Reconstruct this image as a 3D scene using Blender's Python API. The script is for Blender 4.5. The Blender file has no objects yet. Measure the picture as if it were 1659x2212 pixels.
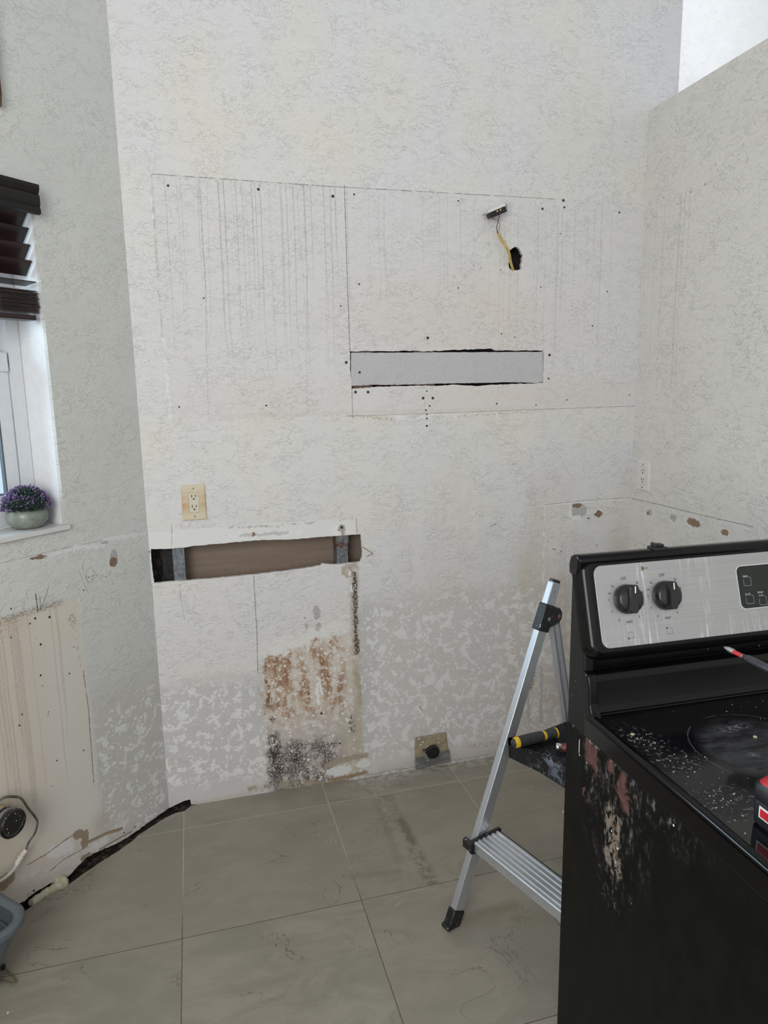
import bpy, bmesh, math, random
import numpy as np
from mathutils import Vector, Matrix
from mathutils.geometry import tessellate_polygon

C = bpy.context.scene.collection
scene = bpy.context.scene
R = math.radians

# ------------------------------------------------------------------ camera, sky, lamps, exposure
H = 1.48                                   # eye height
FPX, PITCH, ROLL, YAW = 1495.27, 0.176716, 0.01653, -0.267711
fw = np.array([-math.sin(YAW) * math.cos(PITCH), math.cos(YAW) * math.cos(PITCH), -math.sin(PITCH)])
rt0 = np.array([math.cos(YAW), math.sin(YAW), 0.0])
dn0 = np.cross(fw, rt0)
rt = math.cos(ROLL) * rt0 + math.sin(ROLL) * dn0
dn = -math.sin(ROLL) * rt0 + math.cos(ROLL) * dn0
cam_data = bpy.data.cameras.new('camera')
cam = bpy.data.objects.new('camera', cam_data)
C.objects.link(cam)
cam.matrix_world = Matrix(((rt[0], -dn[0], -fw[0], 0), (rt[1], -dn[1], -fw[1], 0), (rt[2], -dn[2], -fw[2], H), (0, 0, 0, 1)))
cam_data.sensor_fit = 'VERTICAL'
cam_data.sensor_height = 36.0
cam_data.lens = FPX / 2212 * 36.0
cam_data.clip_start = 0.02
scene.camera = cam

world = bpy.data.worlds.new('world')
scene.world = world
world.use_nodes = True
wn = world.node_tree.nodes
wn['Background'].inputs[0].default_value = (0.86, 0.93, 1.0, 1)
wn['Background'].inputs[1].default_value = 1.0


def area(name, loc, target, sx, sy, power, col=(1, 1, 1)):
    d = bpy.data.lights.new(name, 'AREA')
    d.shape = 'RECTANGLE'
    d.size, d.size_y, d.energy, d.color = sx, sy, power, col
    o = bpy.data.objects.new(name, d)
    C.objects.link(o)
    o.location = loc
    o.rotation_euler = (Vector(target) - Vector(loc)).to_track_quat('-Z', 'Y').to_euler()
    return o


area('rear_left_light', (-1.5, -0.9, 1.9), (0.9, 2.4, 1.05), 2.0, 1.9, 84, (1.0, 0.98, 0.95))  # added area light, stands for an unseen opening behind and left of the camera
area('window_daylight', (-1.75, 2.55, 1.95), (-0.2, 1.3, 1.15), 1.0, 1.0, 46, (0.80, 0.90, 1.0))
area('next_room_light', (2.9, 2.7, 3.7), (2.5, 3.9, 3.1), 1.2, 0.8, 11, (0.95, 0.97, 1.0))
scene.view_settings.view_transform = 'Standard'
scene.view_settings.look = 'None'
scene.view_settings.exposure = 0.15
scene.view_settings.gamma = 1.0
scene.view_settings.use_curve_mapping = False
scene.cycles.adaptive_threshold = 0.05
scene.cycles.max_bounces = 6
scene.cycles.diffuse_bounces = 3
scene.cycles.glossy_bounces = 3

# ------------------------------------------------------------------ where the planes of the room are
YB, XR = 2.40, 1.693                       # back wall, right wall
LP = Vector((-0.163, YB, 0))               # left corner
LE = Vector((math.cos(R(45)), math.sin(R(45)), 0))
LN = Vector((-LE.y, LE.x, 0))
EYE = Vector((0, 0, H))


def ray(x, y):
    a, b = (x - 829.5) / FPX, (y - 1106.0) / FPX
    return Vector(tuple(fw + a * rt + b * dn))


def hit(x, y, p, n):
    d = ray(x, y)
    return EYE + d * ((Vector(n).dot(Vector(p) - EYE)) / Vector(n).dot(d))


def B(x, y, dep=0.0):                      # back wall, (along, up)
    p = hit(x, y, (0, YB + dep, 0), (0, 1, 0))
    return (p.x, p.z)


def L(x, y, dep=0.0):                      # left wall, (along, up)
    p = hit(x, y, LP + LN * dep, LN)
    return ((p - LP).dot(LE), p.z)


def RW(x, y):                              # right wall, (along, up)
    p = hit(x, y, (XR, 0, 0), (1, 0, 0))
    return (YB - p.y, p.z)


def F(x, y, z=0.0):
    p = hit(x, y, (0, 0, z), (0, 0, 1))
    return (p.x, p.y)


# ------------------------------------------------------------------ node maths
class NT:
    def __init__(s, name):
        s.mat = bpy.data.materials.new(name)
        s.mat.use_nodes = True
        s.t = s.mat.node_tree
        s.bsdf = s.t.nodes['Principled BSDF']
        tc = s.t.nodes.new('ShaderNodeTexCoord')
        s.P = V(s, tc.outputs['Object'])
        s.G = V(s, tc.outputs['Generated'])

    def n(s, kind, **kw):
        nd = s.t.nodes.new(kind)
        for k, v in kw.items():
            setattr(nd, k, v)
        return nd

    def put(s, sock, v):
        if isinstance(v, (E, V)):
            s.t.links.new(v.s, sock)
        elif isinstance(v, (tuple, list)):
            sock.default_value = tuple(v) + ((1.0,) if len(sock.default_value) == 4 and len(v) == 3 else ())
        else:
            sock.default_value = v

    def m(s, op, a, b=None, c=None, clamp=False):
        nd = s.n('ShaderNodeMath', operation=op, use_clamp=clamp)
        s.put(nd.inputs[0], a)
        if b is not None:
            s.put(nd.inputs[1], b)
        if c is not None:
            s.put(nd.inputs[2], c)
        return E(s, nd.outputs[0])

    def vm(s, op, a, b=None, scale=None):
        nd = s.n('ShaderNodeVectorMath', operation=op)
        s.put(nd.inputs[0], a)
        if b is not None:
            s.put(nd.inputs[1], b)
        if scale is not None:
            s.put(nd.inputs['Scale'], scale)
        if op in ('LENGTH', 'DISTANCE', 'DOT_PRODUCT'):
            return E(s, nd.outputs['Value'])
        return V(s, nd.outputs['Vector'])

    def ss(s, x, a, b):                    # smooth step, also falling when a > b
        nd = s.n('ShaderNodeMapRange', interpolation_type='SMOOTHSTEP')
        if a > b:
            lo, hi, o0, o1 = b, a, 1.0, 0.0
        else:
            lo, hi, o0, o1 = a, b, 0.0, 1.0
        s.put(nd.inputs[0], x)
        for i, v in zip((1, 2, 3, 4), (lo, hi, o0, o1)):
            nd.inputs[i].default_value = v
        return E(s, nd.outputs[0])

    def noise(s, vec, scale=5, detail=2, rough=0.5, dist=0.0, dims='3D'):
        nd = s.n('ShaderNodeTexNoise', noise_dimensions=dims)
        s.put(nd.inputs['W' if dims == '1D' else 'Vector'], vec)
        nd.inputs['Scale'].default_value = scale
        nd.inputs['Detail'].default_value = detail
        nd.inputs['Roughness'].default_value = rough
        nd.inputs['Distortion'].default_value = dist
        return E(s, nd.outputs[0]), V(s, nd.outputs[1])

    def voro(s, vec, scale=5, feature='F1', rand=1.0):
        nd = s.n('ShaderNodeTexVoronoi', feature=feature)
        s.put(nd.inputs['Vector'], vec)
        nd.inputs['Scale'].default_value = scale
        nd.inputs['Randomness'].default_value = rand
        return E(s, nd.outputs['Distance'])

    def mix(s, a, b, f):
        nd = s.n('ShaderNodeMix', data_type='RGBA')
        s.put(nd.inputs[0], f)
        s.put(nd.inputs[6], a)
        s.put(nd.inputs[7], b)
        return V(s, nd.outputs[2])

    def sep(s, v):
        nd = s.n('ShaderNodeSeparateXYZ')
        s.put(nd.inputs[0], v)
        return [E(s, o) for o in nd.outputs]

    def comb(s, x, y, z):
        nd = s.n('ShaderNodeCombineXYZ')
        for i, v in enumerate((x, y, z)):
            s.put(nd.inputs[i], v)
        return V(s, nd.outputs[0])

    def bump(s, h, strength=0.5, dist=0.002):
        nd = s.n('ShaderNodeBump')
        nd.inputs['Strength'].default_value = strength
        nd.inputs['Distance'].default_value = dist
        s.put(nd.inputs['Height'], h)
        s.t.links.new(nd.outputs[0], s.bsdf.inputs['Normal'])

    def out(s, col=None, rough=None, metal=None, spec=None):
        for k, v in (('Base Color', col), ('Roughness', rough), ('Metallic', metal), ('Specular IOR Level', spec)):
            if v is not None:
                s.put(s.bsdf.inputs[k], v)
        return s.mat


class E:
    def __init__(s, t, sock): s.t, s.s = t, sock
    def __add__(a, b): return a.t.m('ADD', a, b)
    def __sub__(a, b): return a.t.m('SUBTRACT', a, b)
    def __rsub__(a, b): return a.t.m('SUBTRACT', b, a)
    def __mul__(a, b): return a.t.m('MULTIPLY', a, b)
    def __truediv__(a, b): return a.t.m('DIVIDE', a, b)
    __radd__, __rmul__ = __add__, __mul__
    def __abs__(a): return a.t.m('ABSOLUTE', a)
    def min(a, b): return a.t.m('MINIMUM', a, b)
    def max(a, b): return a.t.m('MAXIMUM', a, b)


class V:
    def __init__(s, t, sock): s.t, s.s = t, sock
    def __add__(a, b): return a.t.vm('ADD', a, b)
    def __sub__(a, b): return a.t.vm('SUBTRACT', a, b)
    def __mul__(a, b): return a.t.vm('MULTIPLY', a, b)


def rgb(r, g, b):                          # display value 0-255 -> linear
    f = lambda c: (c / 255 / 12.92) if c / 255 <= 0.04045 else ((c / 255 + 0.055) / 1.055) ** 2.4
    return (f(r), f(g), f(b))


def plain(name, col, rough=0.5, metal=0.0, grain=0.0, scale=200, bump=0.0, spec=0.5):
    t = NT(name)
    c = col
    if grain or bump:
        n, _ = t.noise(t.P, scale, 3, 0.6)
        if grain:
            c = t.mix(tuple(v * (1 - grain) for v in col), tuple(min(1, v * (1 + grain)) for v in col), t.ss(n, 0.35, 0.65))
        if bump:
            t.bump(n, 0.4, bump)
    return t.out(c, rough, metal, spec)


def speckled(name, col, rough, metal=0.0, fleck=rgb(200, 200, 195), amount=0.66, scale=160, spec=0.5, worn=0.0):
    """a plain surface with paint splashes and dust on it"""
    t = NT(name)
    n, _ = t.noise(t.P, scale, 2, 0.5)
    g, _ = t.noise(t.P, 9, 3, 0.6)
    m = t.ss(n + (g - 0.5) * 0.25, amount, amount + 0.02)
    c = t.mix(col, fleck, m)
    if worn:
        s_, _ = t.noise(t.P * (14, 14, 260), 1, 3, 0.6)
        c = t.mix(c, fleck, t.ss(s_, 0.55, 0.8) * worn)
    return t.out(c, m * 0.4 + rough, metal if not metal else (1 - m) * metal, spec)


class Wall:
    """paint, stains and wear of one wall, in metres along (u) and up (z) the wall"""
    def __init__(s, name):
        t = s.t = NT(name)
        s.u, _, s.z = t.sep(t.P)
        s.p = t.comb(s.u, 0.0, s.z)
        j1, _ = t.noise(s.p, 50, 3, 0.6)
        j2, _ = t.noise(s.p + (3.7, 0, 9.1), 50, 3, 0.6)
        s.pd = t.comb(t.m('MULTIPLY_ADD', j1 - 0.5, 0.030, s.u), 0.0, t.m('MULTIPLY_ADD', j2 - 0.5, 0.030, s.z))      # ragged outline
        j3, _ = t.noise(s.p, 220, 1, 0.5)
        j4, _ = t.noise(s.p + (1.7, 0, 5.1), 220, 1, 0.5)
        s.pj = t.comb(t.m('MULTIPLY_ADD', j3 - 0.5, 0.005, s.u), 0.0, t.m('MULTIPLY_ADD', j4 - 0.5, 0.005, s.z))      # slight unevenness
        s.fine, _ = t.noise(s.p, 150, 3, 0.65)
        s.mid, _ = t.noise(s.p, 34, 3, 0.6)
        s.big, _ = t.noise(s.p, 3.2, 2, 0.5)
        s.col = None

    def paint(s, col, mask):
        s.col = s.t.mix(s.col, col, mask)

    def box(s, u0, u1, z0, z1, soft=0.004):
        t = s.t
        return (t.ss(s.u, u0 - soft, u0 + soft) * t.ss(s.u, u1 + soft, u1 - soft)) * (t.ss(s.z, z0 - soft, z0 + soft) * t.ss(s.z, z1 + soft, z1 - soft))

    def ell(s, c, rx, rz, p=None, soft=0.08, ang=0):
        t = s.t
        q = (p or s.pd) - (c[0], 0, c[1])
        if ang:
            nd = t.n('ShaderNodeVectorRotate', rotation_type='Y_AXIS')
            t.put(nd.inputs['Vector'], q)
            nd.inputs['Angle'].default_value = ang
            q = V(t, nd.outputs[0])
        return t.ss(t.vm('LENGTH', q * (1 / rx, 0, 1 / rz)), 1.0 + soft, 1.0 - soft)

    def seg(s, a, b, w, p=None, soft=0.5):
        t = s.t
        a, b = Vector((a[0], 0, a[1])), Vector((b[0], 0, b[1]))
        d = b - a
        q = (p or s.pj) - tuple(a)
        h = (t.vm('DOT_PRODUCT', q, tuple(d)) * (1 / d.length_squared)).max(0.0).min(1.0)
        r = t.vm('LENGTH', q - t.vm('SCALE', tuple(d), scale=h))
        return t.ss(r, w * (1 + soft), w * (1 - soft))

    def path(s, pts, w, p=None, soft=0.5):
        m = None
        for a, b in zip(pts, pts[1:]):
            k = s.seg(a, b, w, p, soft)
            m = k if m is None else m.max(k)
        return m

    def dots(s, pts, r):
        t = s.t
        m = None
        for c in pts:
            d = t.vm('DISTANCE', s.p, (c[0], 0, c[1]))
            if len(c) > 2:
                d = d * (r / c[2])
            m = d if m is None else m.min(d)
        return t.ss(m, r * 1.15, r * 0.75)

    def drips(s, u0, u1, ztop, zlow, dens=0.62, scale=85, seed=0.0):
        """thin run marks: a row of upright lines of uneven length under ztop"""
        t = s.t
        wob, _ = t.noise(s.p * (2.0, 0, 5), 1, 0, 0.5)
        uu = t.m('MULTIPLY_ADD', wob - 0.5, 0.010, s.u) + seed
        line, _ = t.noise(uu, scale, 1, 0.75, dims='1D')
        ln, _ = t.noise(uu, scale * 0.5, 0, 0.5, dims='1D')
        low = ln * ((zlow - ztop) * 1.9) + ztop
        fade = t.ss(s.z - low, -0.05, 0.10)
        return t.ss(line, dens - 0.01, dens + 0.06) * fade * s.box(u0, u1, zlow, ztop, 0.006) * t.ss(s.fine, 0.30, 0.55)

    def splashes(s, cover=0.0):
        """pale paint left in round blots, tear drops and merged smears"""
        t = s.t
        n, _ = t.noise(s.p, 27, 3, 0.60, 0.5)
        v1 = t.voro(s.pj, 50)
        v2 = t.voro(s.pj, 78)
        m = t.ss(n, 0.585 - cover, 0.600 - cover)
        m = m.max(t.ss(v1 + (n - 0.5) * -1.1, 0.26 + cover, 0.235 + cover))
        return m.max(t.ss(v2 + (n - 0.5) * -0.9, 0.20 + cover, 0.175 + cover))

    def texture(s, smooth=None, amount=1.0):
        """knock-down plaster texture; smooth = mask of flat, scraped or papered areas"""
        t = s.t
        q = s.p * (1.0, 0, 1.75)
        a, _ = t.noise(q, 22, 2, 0.55, 0.8)
        b, _ = t.noise(q, 44, 2, 0.5, 0.9)
        c, _ = t.noise(s.p, 8, 1, 0.5)
        amt = t.ss(c, 0.36, 0.60)
        h = t.ss(a, 0.50, 0.54) * 0.30 + t.ss(b, 0.515, 0.55) * 0.35 + t.ss(abs(b - 0.5), 0.022, 0.0) * t.ss(a, 0.46, 0.58) * 0.8
        h = h * (amt * 0.65 + 0.35)
        if smooth is not None:
            h = h * (1 - smooth * 0.85)
        g, _ = t.noise(s.p, 260, 1, 0.6)
        s.t.bump(h + g * 0.12, 0.60 * amount, 0.0040)


PAINT = (0.735, 0.728, 0.700)
PAPER = (0.235, 0.165, 0.118)
PRIMER = (0.515, 0.498, 0.472)


# ------------------------------------------------------------------ mesh helpers
class MB:
    def __init__(s): s.v, s.f = [], []

    def add(s, v, f):
        k = len(s.v)
        s.v += [tuple(q) for q in v]
        s.f += [tuple(i + k for i in q) for q in f]
        return s

    def box(s, c, size, rot=None):
        c, M = Vector(c), (rot or Matrix.Identity(3))
        hx, hy, hz = (v / 2 for v in size)
        vs = [c + M @ Vector((x * hx, y * hy, z * hz)) for x in (-1, 1) for y in (-1, 1) for z in (-1, 1)]
        return s.add(vs, [(0, 1, 3, 2), (4, 6, 7, 5), (0, 4, 5, 1), (2, 3, 7, 6), (0, 2, 6, 4), (1, 5, 7, 3)])

    def b6(s, x0, x1, y0, y1, z0, z1):
        return s.box(((x0 + x1) / 2, (y0 + y1) / 2, (z0 + z1) / 2), (x1 - x0, y1 - y0, z1 - z0))

    def frame(s, p0, p1, up=(0, 0, 1)):
        z = (Vector(p1) - Vector(p0)).normalized()
        x = Vector(up).cross(z)
        if x.length < 1e-4:
            x = Vector((1, 0, 0)).cross(z)
        x.normalize()
        return x, z.cross(x), z

    def bar(s, p0, p1, w, h, up=(0, 0, 1)):
        """box-section bar: w along up x axis, h the other way"""
        x, y, z = s.frame(p0, p1, up)
        vs = [Vector(p) + x * a * w / 2 + y * b * h / 2 for p in (p0, p1) for a, b in ((-1, -1), (1, -1), (1, 1), (-1, 1))]
        return s.add(vs, [(3, 2, 1, 0), (4, 5, 6, 7), (0, 1, 5, 4), (1, 2, 6, 5), (2, 3, 7, 6), (3, 0, 4, 7)])

    def lathe(s, prof, p0=(0, 0, 0), axis=(0, 0, 1), n=32, caps=True):
        x, y, z = s.frame(p0, Vector(p0) + Vector(axis))
        vs = []
        for r, h in prof:
            for i in range(n):
                a = 2 * math.pi * i / n
                vs.append(Vector(p0) + z * h + x * math.cos(a) * r + y * math.sin(a) * r)
        fs = []
        for k in range(len(prof) - 1):
            for i in range(n):
                j = (i + 1) % n
                fs.append((k * n + i, k * n + j, (k + 1) * n + j, (k + 1) * n + i))
        if caps:
            fs += [tuple(reversed(range(n))), tuple(range((len(prof) - 1) * n, len(prof) * n))]
        return s.add(vs, fs)

    def cyl(s, p0, p1, r, n=24, r1=None):
        d = Vector(p1) - Vector(p0)
        return s.lathe([(r, 0), (r if r1 is None else r1, d.length)], p0, d, n)

    def tube(s, pts, r, n=10, flat=1.0):
        pts = [Vector(p) for p in pts]
        vs, fs = [], []
        x = None
        for i, p in enumerate(pts):
            z = (pts[min(i + 1, len(pts) - 1)] - pts[max(i - 1, 0)]).normalized()
            if x is None:
                x = z.orthogonal().normalized()
            x = (x - z * x.dot(z)).normalized()
            y = z.cross(x)
            rr = r[i] if isinstance(r, (list, tuple)) else r
            vs += [p + x * math.cos(2 * math.pi * k / n) * rr + y * math.sin(2 * math.pi * k / n) * rr * flat for k in range(n)]
        for i in range(len(pts) - 1):
            for k in range(n):
                j = (k + 1) % n
                fs.append((i * n + k, i * n + j, (i + 1) * n + j, (i + 1) * n + k))
        fs += [tuple(reversed(range(n))), tuple(range((len(pts) - 1) * n, len(pts) * n))]
        return s.add(vs, fs)

    def prism(s, poly, a, b, fn, holes=()):
        """poly in 2D swept from depth a to b; fn(x, y, d) gives the point"""
        loops = [list(poly)] + [list(h) for h in holes]
        tri = tessellate_polygon([[Vector((p[0], p[1], 0)) for p in lp] for lp in loops])
        flat = [p for lp in loops for p in lp]
        n = len(flat)
        vs = [fn(p[0], p[1], a) for p in flat] + [fn(p[0], p[1], b) for p in flat]
        fs = [tuple(t) for t in tri] + [tuple(i + n for i in reversed(t)) for t in tri]
        k = 0
        for lp in loops:
            m = len(lp)
            for i in range(m):
                j = (i + 1) % m
                fs.append((k + i, k + j, k + j + n, k + i + n))
            k += m
        return s.add(vs, fs)

    def build(s, name, mat, parent=None, bevel=0.0, seg=2, smooth=True, angle=35, sub=0):
        me = bpy.data.meshes.new(name)
        me.from_pydata([tuple(v) for v in s.v], [], s.f)
        bm = bmesh.new()
        bm.from_mesh(me)
        if bevel:
            bmesh.ops.remove_doubles(bm, verts=bm.verts, dist=1e-6)
        bmesh.ops.recalc_face_normals(bm, faces=bm.faces)
        bm.to_mesh(me)
        bm.free()
        if smooth:
            me.shade_smooth()
            me.set_sharp_from_angle(angle=R(angle))
        me.materials.append(mat)
        o = bpy.data.objects.new(name, me)
        C.objects.link(o)
        if parent is not None:
            o.parent = parent
        if bevel:
            m = o.modifiers.new('bevel', 'BEVEL')
            m.width, m.segments, m.limit_method, m.angle_limit = bevel, seg, 'ANGLE', R(30)
            m.harden_normals = False
        if sub:
            m = o.modifiers.new('sub', 'SUBSURF')
            m.levels = m.render_levels = sub
        return o


def thing(name, label, cat, loc=(0, 0, 0), rotz=0.0, group=None):
    o = bpy.data.objects.new(name, None)
    o.empty_display_size = 0.05
    C.objects.link(o)
    o.location, o.rotation_euler = loc, (0, 0, rotz)
    o['label'], o['category'] = label, cat
    if group:
        o['group'] = group
    return o


def tag(o, label, cat, group=None):
    o['label'], o['category'] = label, cat
    if group:
        o['group'] = group
    return o


def struct(o):
    o['kind'] = 'structure'
    return o


def jag(pts, amp, step, rng, closed=True):
    out = []
    n = len(pts)
    for i in range(n if closed else n - 1):
        a, b = Vector(pts[i][:2]), Vector(pts[(i + 1) % n][:2])
        k = max(1, int((b - a).length / step))
        for j in range(k):
            q = a.lerp(b, j / k)
            nrm = Vector((-(b - a).y, (b - a).x)).normalized()
            q = q + nrm * (rng.uniform(-amp, amp) if j else 0)
            out.append((q.x, q.y))
    if not closed:
        out.append(tuple(pts[-1][:2]))
    return out


def rrect(x0, x1, y0, y1, r, n=6):
    out = []
    for cx, cy, a0 in ((x1 - r, y1 - r, 0), (x0 + r, y1 - r, 90), (x0 + r, y0 + r, 180), (x1 - r, y0 + r, 270)):
        for k in range(n + 1):
            a = R(a0 + 90 * k / n)
            out.append((cx + r * math.cos(a), cy + r * math.sin(a)))
    return out


wallfn = lambda u, z, d: (u, d, z)


def split_mesh(o, planes, mats, pick):
    """cut a flat wall mesh along planes and give each side its own material slot"""
    o.data.materials.clear()
    for m in mats:
        o.data.materials.append(m)
    bm = bmesh.new()
    bm.from_mesh(o.data)
    for co, no in planes:
        bmesh.ops.bisect_plane(bm, geom=bm.verts[:] + bm.edges[:] + bm.faces[:], plane_co=co, plane_no=no)
    for f in bm.faces:
        f.material_index = pick(f.calc_center_median())
    bm.to_mesh(o.data)
    bm.free()


# ------------------------------------------------------------------ BACK WALL material
SPLIT_Z, SPLIT_U = 1.27, 0.62


def back_wall_material(zone_):
    """zone_: 'up' above 1.27 m, 'low' the left part below, 'right' the rest (to keep each node tree small)"""
    w = Wall('back_wall_paint_' + zone_)
    t = w.t
    P = lambda x, y: B(x, y)
    tint = t.mix((PAINT[0] * 1.0, PAINT[1] * 0.985, PAINT[2] * 0.955), (PAINT[0] * 0.985, PAINT[1] * 0.985, PAINT[2] * 1.03), t.ss(w.big, 0.35, 0.65))
    w.col = tint
    flat = None
    if zone_ == 'up':
        cab = w.box(-0.075, XR, 1.388, 2.143, 0.003)
        w.paint((0.705, 0.69, 0.69), cab * 0.55)
        # upper cabinets' run marks
        w.paint((0.40, 0.39, 0.365), w.drips(-0.05, 0.56, 2.137, 1.45, 0.615, 105) * t.ss(w.z, 1.35, 2.0) * 0.62)
        w.paint((0.42, 0.41, 0.385), w.drips(0.56, 1.12, 2.13, 1.75, 0.64, 100, 7.3) * 0.30)
        w.paint((0.42, 0.41, 0.38), w.drips(1.10, 1.62, 2.12, 1.45, 0.635, 100, 3.1) * 0.38)
        for x0, y0, x1, y1, k in ((427, 385, 443, 600, .8), (443, 600, 450, 895, .8), (447, 395, 456, 720, .5), (578, 400, 598, 800, .45), (640, 398, 662, 700, .55),
                                  (662, 700, 664, 895, .5), (697, 395, 711, 700, .5), (530, 400, 544, 690, .45), (500, 395, 520, 705, .45)):
            w.paint((0.33, 0.32, 0.30), w.seg(P(x0, y0), P(x1, y1), 0.0009, soft=0.8) * k * t.ss(w.fine, 0.34, 0.62))
        # dirt line along the cabinet top, dirty edges
        w.paint((0.20, 0.195, 0.18), w.path([P(330, 376), P(700, 402), P(1200, 430)], 0.0011) * t.ss(w.mid, 0.36, 0.52) * 0.85)
        w.paint((0.33, 0.32, 0.30), w.seg(P(1200, 431), P(1392, 441), 0.006, w.pd) * t.ss(w.fine, 0.52, 0.66) * 0.6)
        w.paint((0.30, 0.29, 0.27), w.path([P(330, 379), P(700, 405)], 0.007, w.pd) * t.ss(w.fine, 0.53, 0.66) * 0.6)
        w.paint((0.50, 0.49, 0.46), w.path([P(327, 377), P(340, 580), P(352, 740)], 0.0035, w.pj) * t.ss(w.mid, 0.40, 0.6) * 0.7)
        w.paint((0.79, 0.785, 0.77), w.path([P(353, 735), P(360, 812), P(363, 850), P(368, 905)], 0.0055, w.pd, 0.2) * t.ss(w.mid, 0.42, 0.46))
        w.paint((0.79, 0.785, 0.77), w.ell(P(327, 435), 0.005, 0.012).max(w.ell(P(331, 470), 0.005, 0.006)))
        # cabinet bottom, stains of cooking fumes
        w.paint((0.60, 0.53, 0.46), t.ss(abs(w.z - (1.398 + 0.0)), 0.013, 0.0) * t.ss(w.u, 0.03, 0.2) * t.ss(w.u, 1.3, 1.15) * t.ss(w.fine, 0.25, 0.7) * 0.5)
        w.paint((0.70, 0.595, 0.50), w.ell((0.95, 1.72), 0.42, 0.14, w.p, 0.6) * 0.30)
        w.paint((0.70, 0.62, 0.55), w.ell((0.25, 1.44), 0.22, 0.06, w.p, 0.9) * 0.30)
        w.paint((0.70, 0.60, 0.53), w.ell((1.25, 1.45), 0.42, 0.05, w.p, 0.9) * 0.35)
        w.paint((0.43, 0.33, 0.18), w.seg(P(760, 898), P(850, 905), 0.004, w.pd).max(w.seg(P(985, 900), P(1175, 888), 0.0025, w.pd)) * t.ss(w.fine, 0.46, 0.6) * 0.8)
        w.paint((0.80, 0.795, 0.78), w.ell(P(863, 903), 0.022, 0.009).max(w.ell(P(908, 902), 0.016, 0.006)).max(w.ell(P(981, 901), 0.009, 0.006)).max(w.ell(P(1073, 896), 0.008, 0.007)))
        # seams and cracks
        w.paint((0.17, 0.165, 0.155), w.path([P(744, 399), P(750, 600), P(756, 762)], 0.0011).max(w.seg(P(760, 838), P(762, 902), 0.0009)) * 0.9)
        w.paint((0.25, 0.24, 0.22), w.path([P(748, 899), P(930, 893), P(1371, 877)], 0.0008) * 0.9)
        w.paint((0.62, 0.61, 0.58), w.path([P(1203, 450), P(1198, 700), P(1190, 870)], 0.0008) * 0.6)
        # upper pencil marks
        pencil = w.path([P(869, 840), P(860, 865), P(843, 903)], 0.0006).max(w.path([P(872, 845), P(866, 860), P(848, 903)], 0.0005))
        pencil = pencil.max(w.path([P(886, 843), P(900, 838), P(930, 838), P(946, 848), P(947, 866), P(934, 884), P(912, 895), P(888, 902)], 0.0006))
        pencil = pencil.max(w.path([P(917, 848), P(918, 878), P(910, 898)], 0.0005)).max(w.path([P(932, 842), P(943, 852), P(944, 862), P(928, 884)], 0.0005))
        w.paint((0.42, 0.42, 0.42), pencil * t.ss(w.fine, 0.3, 0.5) * 0.75)
        flat = w.box(0.56, 1.25, 1.385, 1.49, 0.01) * 0.5
    else:
        # ------------------------------------------------ lower half: old primer with paint splotches
        edge = (w.mid - 0.5) * 0.12 + (w.big - 0.5) * 0.10
        lift = t.ss(w.u, 0.53, 0.57) * -0.25
        zz = w.z + edge + lift
        zone = t.ss(zz, 0.50, 0.42)
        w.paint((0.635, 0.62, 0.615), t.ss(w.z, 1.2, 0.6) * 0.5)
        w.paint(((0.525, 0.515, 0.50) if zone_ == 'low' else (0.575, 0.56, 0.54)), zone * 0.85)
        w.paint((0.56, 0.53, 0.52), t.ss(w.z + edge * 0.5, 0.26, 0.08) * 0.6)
        grime, _ = t.noise(w.p * (5, 0, 1.1), 1, 3, 0.6)
        if zone_ == 'right':
            w.paint((0.60, 0.55, 0.48), t.ss(w.u, 0.62, 0.80) * t.ss(w.z, 1.28, 1.05) * t.ss(grime, 0.45, 0.7) * 0.35)
            fg, _ = t.noise(w.p * (26, 0, 5), 1, 3, 0.6)
            w.paint((0.50, 0.43, 0.33), t.ss(w.u, 0.64, 0.72) * t.ss(w.u, 1.12, 1.0) * t.ss(w.z, 1.20, 1.08) * t.ss(w.z, 0.60, 0.75) * t.ss(fg, 0.52, 0.70) * t.ss(w.fine, 0.42, 0.6) * 0.35)
            w.paint((0.57, 0.52, 0.44), t.ss(w.u, 1.13, 1.19) * t.ss(w.z, 0.95, 0.75) * t.ss(grime, 0.30, 0.65) * 0.6)
        raw = w.splashes(0.035)
        splot = raw * t.ss(zz, 0.47, 0.41)
        w.paint((0.73, 0.72, 0.71), splot * t.ss(w.z, 0.02, 0.12) * 0.9)
        cells = t.voro(w.pd, 58)
    if zone_ == 'low':
        # grey-white primed band over the cut, scraped
        band = w.box(-0.08, 0.552, 1.0, 1.022, 0.003).max(w.box(-0.16, 0.552, 0.925, 1.016, 0.004))
        w.paint((0.765, 0.76, 0.75), band * 0.75)
        w.paint((0.50, 0.49, 0.475), w.path([P(470, 1141), P(600, 1136), P(765, 1121)], 0.0035, w.pd) * t.ss(w.mid, 0.50, 0.54))
        w.paint((0.79, 0.785, 0.775), w.seg(P(500, 1157), P(650, 1150), 0.010, w.pd) * t.ss(w.mid, 0.48, 0.5))
        w.paint((0.55, 0.545, 0.53), w.seg(P(520, 1157), P(620, 1151), 0.0055, w.pd))
        w.paint((0.80, 0.795, 0.785), w.ell(P(731, 1145), 0.024, 0.02))
        w.paint((0.42, 0.385, 0.34), w.ell(P(739, 1141), 0.014, 0.014).max(w.ell(P(741, 1152), 0.009, 0.009)))
        w.paint(PAPER, w.ell(P(547, 1155), 0.006, 0.007))
        # drywall seams below and above the cut
        w.paint((0.22, 0.215, 0.20), w.path([P(548, 1245), P(555, 1370), P(557, 1455)], 0.0012) * 0.95)
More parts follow.
